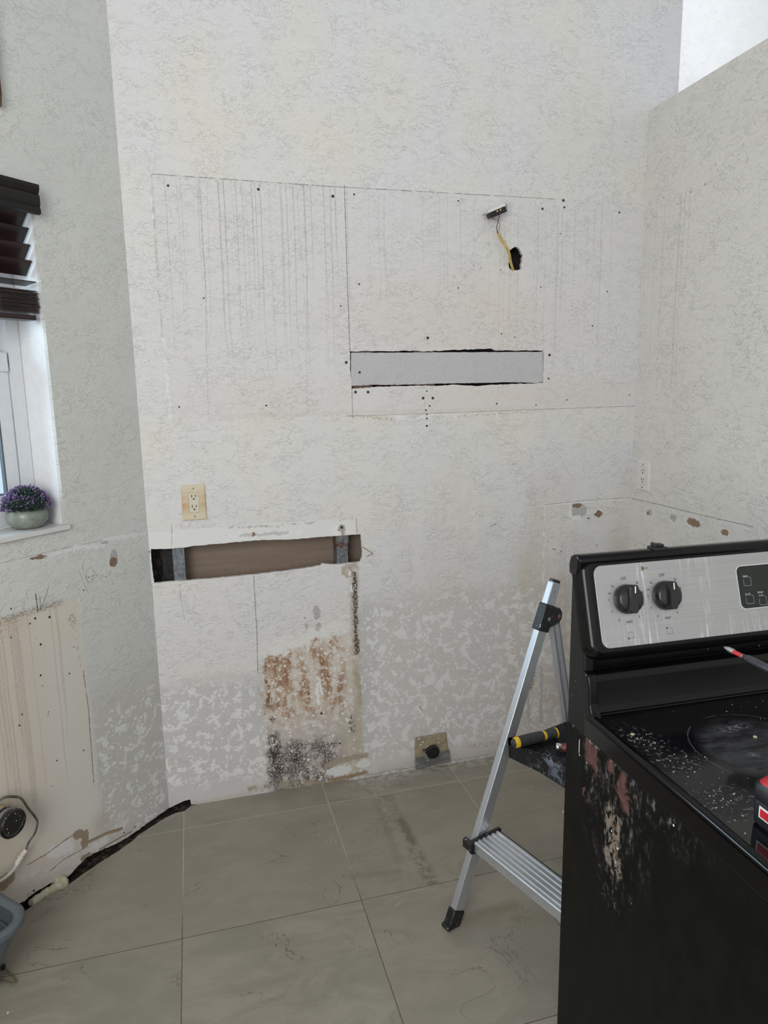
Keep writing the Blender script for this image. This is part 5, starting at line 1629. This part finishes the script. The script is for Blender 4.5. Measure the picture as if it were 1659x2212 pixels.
# coved riser behind the glass
rz = [(-0.014, 0.9094), (-0.004, 0.9105), (0.003, 0.915), (0.007, 0.924), (0.011, 0.968), (0.013, 0.976), (0.018, 0.981), (0.030, 0.983), (0.042, 0.980), (0.042, 0.880), (-0.012, 0.900)]
rs = MB()
rs.prism(rz, 0.016, W1 - 0.016, lambda a, b_, d: (d, a, b_))
rs.build('riser', M_ENAMEL, stove, angle=60)
for x0, x1 in ((-0.001, 0.018), (W1 - 0.018, W1 + 0.001)):
    e1 = [(-0.012, 0.900), (-0.010, 0.914), (-0.002, 0.922), (0.002, 0.935), (0.006, 0.970), (0.010, 0.981), (0.018, 0.986), (0.040, 0.985), (0.040, 0.890)]
    MB().prism(e1, x0, x1, lambda a, b_, d: (d, a, b_)).build('riser_end', M_ENAMEL, stove, bevel=0.004, seg=3, angle=60)
# back guard: side posts, dark recess, housing with a sloping face
post = [(0.078, 0.868), (0.078, 1.146), (0.056, 1.150), (0.047, 1.135), (0.036, 1.096), (0.026, 1.020), (0.022, 0.955), (0.016, 0.918), (-0.006, 0.901), (-0.009, 0.868)]
for x0, x1 in ((0.0, 0.020), (W1 - 0.020, W1)):
    MB().prism(post, x0, x1, lambda a, b_, d: (d, a, b_)).build('side_post', M_SATIN, stove, bevel=0.004, seg=3, angle=50)
MB().b6(0.018, W1 - 0.018, 0.050, 0.072, 0.868, 1.15).build('recess_panel', M_SATIN, stove, smooth=False)
TH_ = math.atan(0.3125)
sT, cT = math.sin(TH_), math.cos(TH_)
face = lambda x, tt, d=0.0: Vector((x, 0.005 + tt * sT - d * cT, 1.037 + tt * cT + d * sT))
hs = MB()
rings = []
for ins, d_ in ((0.016, 0.0), (0.010, -0.0010), (0.004, -0.0055), (0.0, -0.013), (0.0, -0.030)):
    rings.append([face(q_[0], q_[1], d_) for q_ in rrect(-0.003 + ins, W1 + 0.003 - ins, -0.026 + ins, 0.155 - ins, max(0.028 - ins, 0.008), 8)])
loft(rings, hs, True, True)
hso = hs.build('control_housing', M_ENAMEL, stove, angle=60)
tcp = MB()
prof = [(0.052, 1.148), (0.084, 1.148), (0.086, 1.168), (0.082, 1.180), (0.070, 1.186), (0.054, 1.188), (0.046, 1.180)]
tcp.prism(prof, -0.003, W1 + 0.003, lambda a, b_, d: (d, a, b_))
tcp.build('housing_top', M_ENAMEL, hso, bevel=0.008, seg=4, angle=60)
MB().prism(rrect(0.022, W1 - 0.022, -0.006, 0.137, 0.015), 0.0, 0.0012, lambda a, b_, d: face(a, b_, d)).build('steel_panel', M_STEEL, stove, bevel=0.0004)
M_PRINT = plain('printed_marking', (0.10, 0.10, 0.10), 0.6)
M_PRINTW = plain('printed_marking_pale', (0.34, 0.36, 0.36), 0.5)
FM = Matrix(((1, 0, 0), (0, sT, -cT), (0, cT, sT)))


def text(s, x, tt, size, mat, parent, name='lettering', d=0.0014, sx=0.86, thick=0.0):
    cu = bpy.data.curves.new(name, 'FONT')
    cu.body, cu.size, cu.align_x, cu.align_y, cu.extrude = s, size, 'CENTER', 'CENTER', 0.00012
    cu.offset = thick
    to = bpy.data.objects.new('tmp', cu)
    C.objects.link(to)
    dg = bpy.context.evaluated_depsgraph_get()
    me = bpy.data.meshes.new_from_object(to.evaluated_get(dg))
    C.objects.unlink(to)
    bpy.data.objects.remove(to)
    o = face(x, tt, d)
    for v in me.vertices:
        v.co = FM @ Vector((v.co.x * sx, v.co.y, v.co.z)) + o
    me.materials.clear()
    me.materials.append(mat)
    ob = bpy.data.objects.new(name, me)
    C.objects.link(ob)
    ob.parent = parent
    return ob


def outline(pts, wd, mat, parent, name, d=0.0014, closed=True):
    m = MB()
    n = len(pts)
    for i in range(n if closed else n - 1):
        a, b_ = Vector(pts[i]), Vector(pts[(i + 1) % n])
        dd = (b_ - a).normalized()
        nn2 = Vector((-dd.y, dd.x)) * wd / 2
        a2, b2_ = a - dd * wd * 0.3, b_ + dd * wd * 0.3
        m.add([face(*(a2 + nn2), d), face(*(b2_ + nn2), d), face(*(b2_ - nn2), d), face(*(a2 - nn2), d)], [(0, 1, 2, 3)])
    return m.build(name, mat, parent, smooth=False)


M_KNOB = plain('knob_black', (0.012, 0.012, 0.012), 0.28, grain=0.1, scale=60)
M_WHITE = plain('pointer_white', (0.75, 0.75, 0.74), 0.5)
KT = 0.075
for kx, rot, bx_, by_ in ((0.079, 8, -1, -1), (0.156, 6, -1, 1), (W1 - 0.156, 0, 1, -1), (W1 - 0.079, 0, 1, 1)):
    ko = MB()
    ko.lathe([(0.0255, 0.0015), (0.0262, 0.004), (0.0255, 0.010), (0.0238, 0.0165), (0.0205, 0.0195), (0.0001, 0.0200)], face(kx, KT), face(0, 0, 1) - face(0, 0, 0), 48)
    kk = ko.build('knob', M_KNOB, stove, angle=50)
    ra = R(rot)
    gp2 = MB()
    w_ = 0.0078
    outl = rrect(-w_, w_, -0.0245, 0.0245, 0.005, 5)
    rot2 = lambda q_, sc, d: face(kx + (q_[0] * sc) * math.cos(ra) + q_[1] * math.sin(ra), KT - (q_[0] * sc) * math.sin(ra) + q_[1] * math.cos(ra), d)
    loft([[rot2(q_, 1.25, 0.010) for q_ in outl], [rot2(q_, 1.0, 0.026) for q_ in outl], [rot2((q_[0] * .82, q_[1] * .96), 1.0, 0.0285) for q_ in outl]], gp2, False, True)
    gp2.build('grip', M_KNOB, kk, angle=40)
    pm2 = MB()
    pm2.add([rot2(q_, 1, 0.0287) for q_ in ((-0.0012, 0.010), (0.0012, 0.010), (0.0012, 0.0215), (-0.0012, 0.0215))], [(0, 1, 2, 3)])
    pm2.build('pointer_line', M_WHITE, kk, smooth=False)
    for s, dx, dt, sz in (('OFF', -0.001, 0.036, 0.0078), ('hi', 0.025, 0.0265, 0.0075), ('8', 0.0335, 0.009, 0.0068), ('7', 0.0320, -0.012, 0.0068), ('6', 0.0205, -0.032, 0.0068), ('med', 0.0, -0.039, 0.0080),
                          ('4', -0.0195, -0.035, 0.0068), ('3', -0.031, -0.019, 0.0068), ('2', -0.034, 0.001, 0.0068), ('sim', -0.0315, 0.013, 0.0050), ('lo', -0.024, 0.025, 0.0075)):
        text(s, kx + dx, KT + dt, sz, M_PRINT, stove, 'dial_marking', thick=0.00008)
    # little stove-top symbol: a square with one corner dot
    q_ = 0.0052
    sxm, sym = kx + 0.0005, KT - 0.0625
    op = [(-q_, q_), (q_, q_), (q_, -q_), (-q_, -q_)]
    cut = {(-1, -1): [(-q_, -q_ * .2), (-q_, q_), (q_, q_), (q_, -q_), (-q_ * .2, -q_)], (-1, 1): [(-q_ * .2, q_), (q_, q_), (q_, -q_), (-q_, -q_), (-q_, q_ * .2)],
           (1, -1): [(q_ * .2, -q_), (-q_, -q_), (-q_, q_), (q_, q_), (q_, -q_ * .2)], (1, 1): [(q_, q_ * .2), (q_, -q_), (-q_, -q_), (-q_, q_), (q_ * .2, q_)]}[(bx_, by_)]
    outline([(sxm + a, sym + b_) for a, b_ in cut], 0.0006, M_PRINT, stove, 'burner_symbol', closed=False)
    MB().cyl(face(sxm + bx_ * q_, sym + by_ * q_, 0.0012), face(sxm + bx_ * q_, sym + by_ * q_, 0.0015), 0.0020, 16).build('burner_symbol', M_PRINT, stove)
for lx in (0.118, W1 - 0.118):
    lt = MB().lathe([(0.0048, 0.0012), (0.0048, 0.0022), (0.0040, 0.0024)], face(lx, 0.126), face(0, 0, 1) - face(0, 0, 0), 20).build('indicator_light', plain('light_bezel', (0.45, 0.40, 0.34), 0.3, 0.8), stove)
    MB().lathe([(0.0026, 0.0024), (0.0020, 0.0036), (0.0001, 0.0042)], face(lx, 0.126), face(0, 0, 1) - face(0, 0, 0), 16).build('lens', plain('smoked_lens', (0.10, 0.07, 0.06), 0.15), lt)
    text('on', lx + 0.0085, 0.1265, 0.0048, M_PRINT, stove, 'dial_marking')
# clock and oven display
M_DISP = plain('display_glass', (0.009, 0.012, 0.010), 0.25, grain=0.2, scale=40)
dx0, dx1, dt0, dt1 = 0.311, 0.449, 0.037, 0.114
MB().prism(rrect(dx0 - 0.0016, dx1 + 0.0016, dt0 - 0.0016, dt1 + 0.0016, 0.0115, 8), 0.0011, 0.0016, lambda a, b_, d: face(a, b_, d)).build('display_surround', plain('pale_trim', (0.62, 0.65, 0.65), 0.4), stove, smooth=False)
dsp = MB().prism(rrect(dx0, dx1, dt0, dt1, 0.010, 8), 0.0012, 0.0022, lambda a, b_, d: face(a, b_, d)).build('display', M_DISP, stove, smooth=False)
for s, dx, dt, sz in (('bake', 0.0165, -0.0185, 0.0066), ('broil', 0.0165, -0.0515, 0.0066), ('timer', 0.044, -0.0500, 0.0066), ('on-off', 0.044, -0.0560, 0.0044)):
    text(s, dx0 + dx, dt1 + dt, sz, M_PRINTW, dsp, 'key_lettering', d=0.0024, thick=0.0001)
for dx, dt in ((0.0195, -0.0285), (0.0195, -0.0615), (0.047, -0.0660)):
    cx_, cy_ = dx0 + dx, dt1 + dt
    outline([(cx_ - 0.008, cy_ + 0.0045), (cx_ - 0.008, cy_ - 0.0058), (cx_ - 0.0062, cy_ - 0.0075), (cx_ + 0.0075, cy_ - 0.0075), (cx_ + 0.008, cy_ - 0.006), (cx_ + 0.008, cy_ + 0.006), (cx_ + 0.0065, cy_ + 0.0078), (cx_ + 0.003, cy_ + 0.0078)], 0.0006, M_PRINTW, dsp, 'key_outline', d=0.0024, closed=False)
# oven door, handle, drawer and feet at the front
dr = MB().b6(0.006, W1 - 0.006, D0 - 0.015, D0 + 0.032, 0.24, 0.855).build('oven_door', M_ENAMEL, stove, bevel=0.004)
MB().b6(0.12, W1 - 0.12, D0 - 0.0165, D0 - 0.014, 0.40, 0.68).build('door_window', M_DISP, dr, smooth=False)
hd_ = MB().cyl((0.06, D0 - 0.055, 0.80), (W1 - 0.06, D0 - 0.055, 0.80), 0.012, 24)
for xx in (0.09, W1 - 0.09):
    hd_.cyl((xx, D0 - 0.055, 0.80), (xx, D0 - 0.012, 0.80), 0.009, 16)
hd_.build('door_handle', M_STEEL, dr)
MB().b6(0.006, W1 - 0.006, D0 - 0.010, D0 + 0.032, 0.06, 0.232).build('storage_drawer', M_ENAMEL, stove, bevel=0.004)
for xx in (0.05, W1 - 0.05):
    for yy in (D0 + 0.07, D1 - 0.05):
        MB().cyl((xx, yy, 0.0), (xx, yy, 0.032), 0.016, 16).build('foot', M_SATIN, stove)
cl = MB()
cl.b6(0.148, 0.176, 0.052, 0.074, 1.185, 1.190).b6(0.152, 0.158, 0.056, 0.070, 1.190, 1.197).b6(0.160, 0.172, 0.058, 0.072, 1.190, 1.1945)
cl.build('mounting_clip', M_BLACKPL, stove, bevel=0.0008)

# ------------------------------------------------------------------ IMPACT DRIVER standing on the cooktop
# local frame: nose to +x, up +z, base on its battery
zb = 0.9097
dpos = RO + RX * 0.087 + RY * -0.372
drv = thing('impact_driver', 'red and black cordless impact driver standing on its battery on the cooktop, bit pointing back', 'power drill', (dpos.x, dpos.y, zb), RA + R(90))
M_TOOLBLK = plain('tool_black', (0.014, 0.014, 0.017), 0.42, grain=0.2, scale=90)
M_TOOLRED = plain('tool_red', (0.52, 0.022, 0.035), 0.36, grain=0.08, scale=60)
M_BITGREY = plain('bit_holder_grey', (0.085, 0.088, 0.10), 0.32, 0.75, grain=0.2, scale=80)
M_BITSTEEL = plain('bit_steel', (0.50, 0.46, 0.44), 0.35, 0.85, grain=0.15, scale=200)
ba = MB()
loft([[(q_[0], q_[1], z_) for q_ in rrect(-0.055 + i, 0.058 - i, -0.0375 + i, 0.0375 - i, 0.012)] for z_, i in ((0.0, 0.004), (0.004, 0.001), (0.030, 0.0), (0.036, 0.002))], ba)
bo = ba.build('battery', M_TOOLBLK, drv, bevel=0.0008, angle=40)
ft_ = MB()
loft([[(q_[0], q_[1], z_) for q_ in rrect(-0.052 + i, 0.060 - i * 1.5, -0.039 + i, 0.039 - i, 0.014)] for z_, i in ((0.0365, 0.0015), (0.041, 0.0), (0.056, 0.001), (0.064, 0.007))], ft_)
ft_.build('handle_foot', M_TOOLBLK, drv, angle=40)
rt_ = MB()
loft([[(q_[0], q_[1], z_) for q_ in rrect(-0.046 + i, 0.056 - i * 1.6, -0.036 + i, 0.036 - i, 0.014)] for z_, i in ((0.058, 0.0), (0.066, 0.004), (0.070, 0.010))], rt_)
rt_.build('red_top', M_TOOLRED, drv, angle=60)
for sg in (-1, 1):
    lb = MB().b6(0.010, 0.040, sg * 0.0385 - 0.0006, sg * 0.0385 + 0.0006, 0.016, 0.032).build('white_badge', M_WHITE, bo, bevel=0.0003)
    MB().b6(0.013, 0.037, sg * 0.0392 - 0.0006, sg * 0.0392 + 0.0006, 0.0185, 0.0295).build('red_badge', M_TOOLRED, lb, smooth=False)
hn = MB()
loft([[(x_ + q_[0], q_[1], z_) for q_ in rrect(-sx, sx, -sy, sy, 0.012)] for z_, x_, sx, sy in ((0.062, -0.012, 0.022, 0.018), (0.085, -0.014, 0.018, 0.0165), (0.125, -0.012, 0.018, 0.0165), (0.168, -0.006, 0.022, 0.018))], hn)
hn.build('handle', M_TOOLBLK, drv, angle=50)
MB().b6(0.004, 0.016, -0.006, 0.006, 0.132, 0.162).build('trigger', M_TOOLRED, drv, bevel=0.003)
zc_ = 0.196
hd2 = MB().lathe([(0.0001, -0.060), (0.022, -0.058), (0.028, -0.050), (0.030, -0.010), (0.0295, 0.020), (0.025, 0.034)], (-0.010, 0, zc_), (1, 0, 0), 36)
hd2.build('motor_housing', M_TOOLRED, drv, angle=50)
MB().lathe([(0.0275, 0.018), (0.0265, 0.036), (0.019, 0.050), (0.015, 0.054)], (-0.008, 0, zc_), (1, 0, 0), 36).build('gear_case', M_TOOLBLK, drv, angle=50)
MB().lathe([(0.0110, 0.050), (0.0110, 0.064), (0.0085, 0.066), (0.0001, 0.066)], (-0.008, 0, zc_), (1, 0, 0), 28).build('collet', M_BITGREY, drv, angle=50)
bh = MB().lathe([(0.0055, 0.060), (0.0058, 0.064), (0.0058, 0.128), (0.0050, 0.130)], (-0.008, 0, zc_), (1, 0, 0), 24).build('bit_holder', M_BITGREY, drv, angle=40)
MB().lathe([(0.0042, 0.129), (0.0040, 0.137)], (-0.008, 0, zc_), (1, 0, 0), 6).build('bit_shank', M_TOOLBLK, bh, angle=20)
MB().lathe([(0.0030, 0.1365), (0.0033, 0.138)], (-0.008, 0, zc_), (1, 0, 0), 16).build('white_ring', M_WHITE, bh)
MB().lathe([(0.0031, 0.1375), (0.0031, 0.155)], (-0.008, 0, zc_), (1, 0, 0), 16).build('red_sleeve', M_TOOLRED, bh)
MB().lathe([(0.0036, 0.1550), (0.0039, 0.158), (0.0036, 0.166), (0.0016, 0.1735), (0.0004, 0.1755)], (-0.008, 0, zc_), (1, 0, 0), 6).build('bit_tip', M_BITSTEEL, bh, angle=20)

# ------------------------------------------------------------------ crumbs and flakes
M_CHIP = plain('paint_chip', (0.62, 0.60, 0.53), 0.8, grain=0.1)
M_CHIPY = plain('cream_chip', (0.60, 0.55, 0.40), 0.8, grain=0.1)


def chip_mb(c, r, zz, rr, mb):
    n = rr.randint(5, 7)
    a0 = rr.uniform(0, 6)
    pts_ = [(c[0] + math.cos(a0 + 6.283 * k / n) * r * rr.uniform(.55, 1.15), c[1] + math.sin(a0 + 6.283 * k / n) * r * rr.uniform(.4, 1.0)) for k in range(n)]
    mb.prism(pts_, zz, zz + min(0.0015, r * .5), lambda a, b_, d: (a, b_, d))
    return mb


rc_ = random.Random(5)
for (px_, py_), r_, lb in (((1367, 1588), 0.0040, 'white paint flake on the cooktop near its back left corner'), ((1632, 1594), 0.0052, 'cream paint flake lying across the worn burner ring')):
    u, v = CT(px_, py_)
    w0 = RO + RX * u + RY * v
    m = chip_mb((0, 0), r_, 0.0, rc_, MB())
    o = m.build('paint_flake', M_CHIPY, smooth=False)
    o.location = (w0.x, w0.y, 0.9098)
    tag(o, lb, 'paint flake')
m = MB()
for (px_, py_), n, sp_ in (((1385, 1605), 34, 0.022), ((1440, 1645), 26, 0.035), ((1560, 1735), 34, 0.035), ((1600, 1530), 10, 0.05), ((1480, 1700), 14, 0.05)):
    u, v = CT(px_, py_)
    for _ in range(n):
        a = (u + rc_.gauss(0, sp_), v + rc_.gauss(0, sp_ * 0.8))
        if a[0] < 0.02 or a[1] > -0.02:
            continue
        w0 = RO + RX * a[0] + RY * a[1]
        chip_mb((w0.x, w0.y), rc_.uniform(0.0004, 0.0013), 0.9096, rc_, m)
o = m.build('plaster_crumbs', M_CHIP, smooth=False)
tag(o, 'scatter of tiny plaster crumbs on the black cooktop', 'crumbs')
o['kind'] = 'stuff'
m = MB()
for _ in range(46):
    x_, y_ = rc_.uniform(0.2, 1.2), 2.36 - abs(rc_.gauss(0, 0.28))
    chip_mb((x_, y_), rc_.uniform(0.0008, 0.0022), 0.0002, rc_, m)
for px_, py_, r_ in ((1217, 1754, 0.006), (17, 2188, 0.004), (736, 1732, 0.003), (706, 1820, 0.002)):
    chip_mb(F(px_, py_), r_, 0.0002, rc_, m)
o = m.build('floor_crumbs', M_CHIP, smooth=False)
tag(o, 'plaster crumbs scattered over the floor tiles near the back wall', 'crumbs')
o['kind'] = 'stuff'
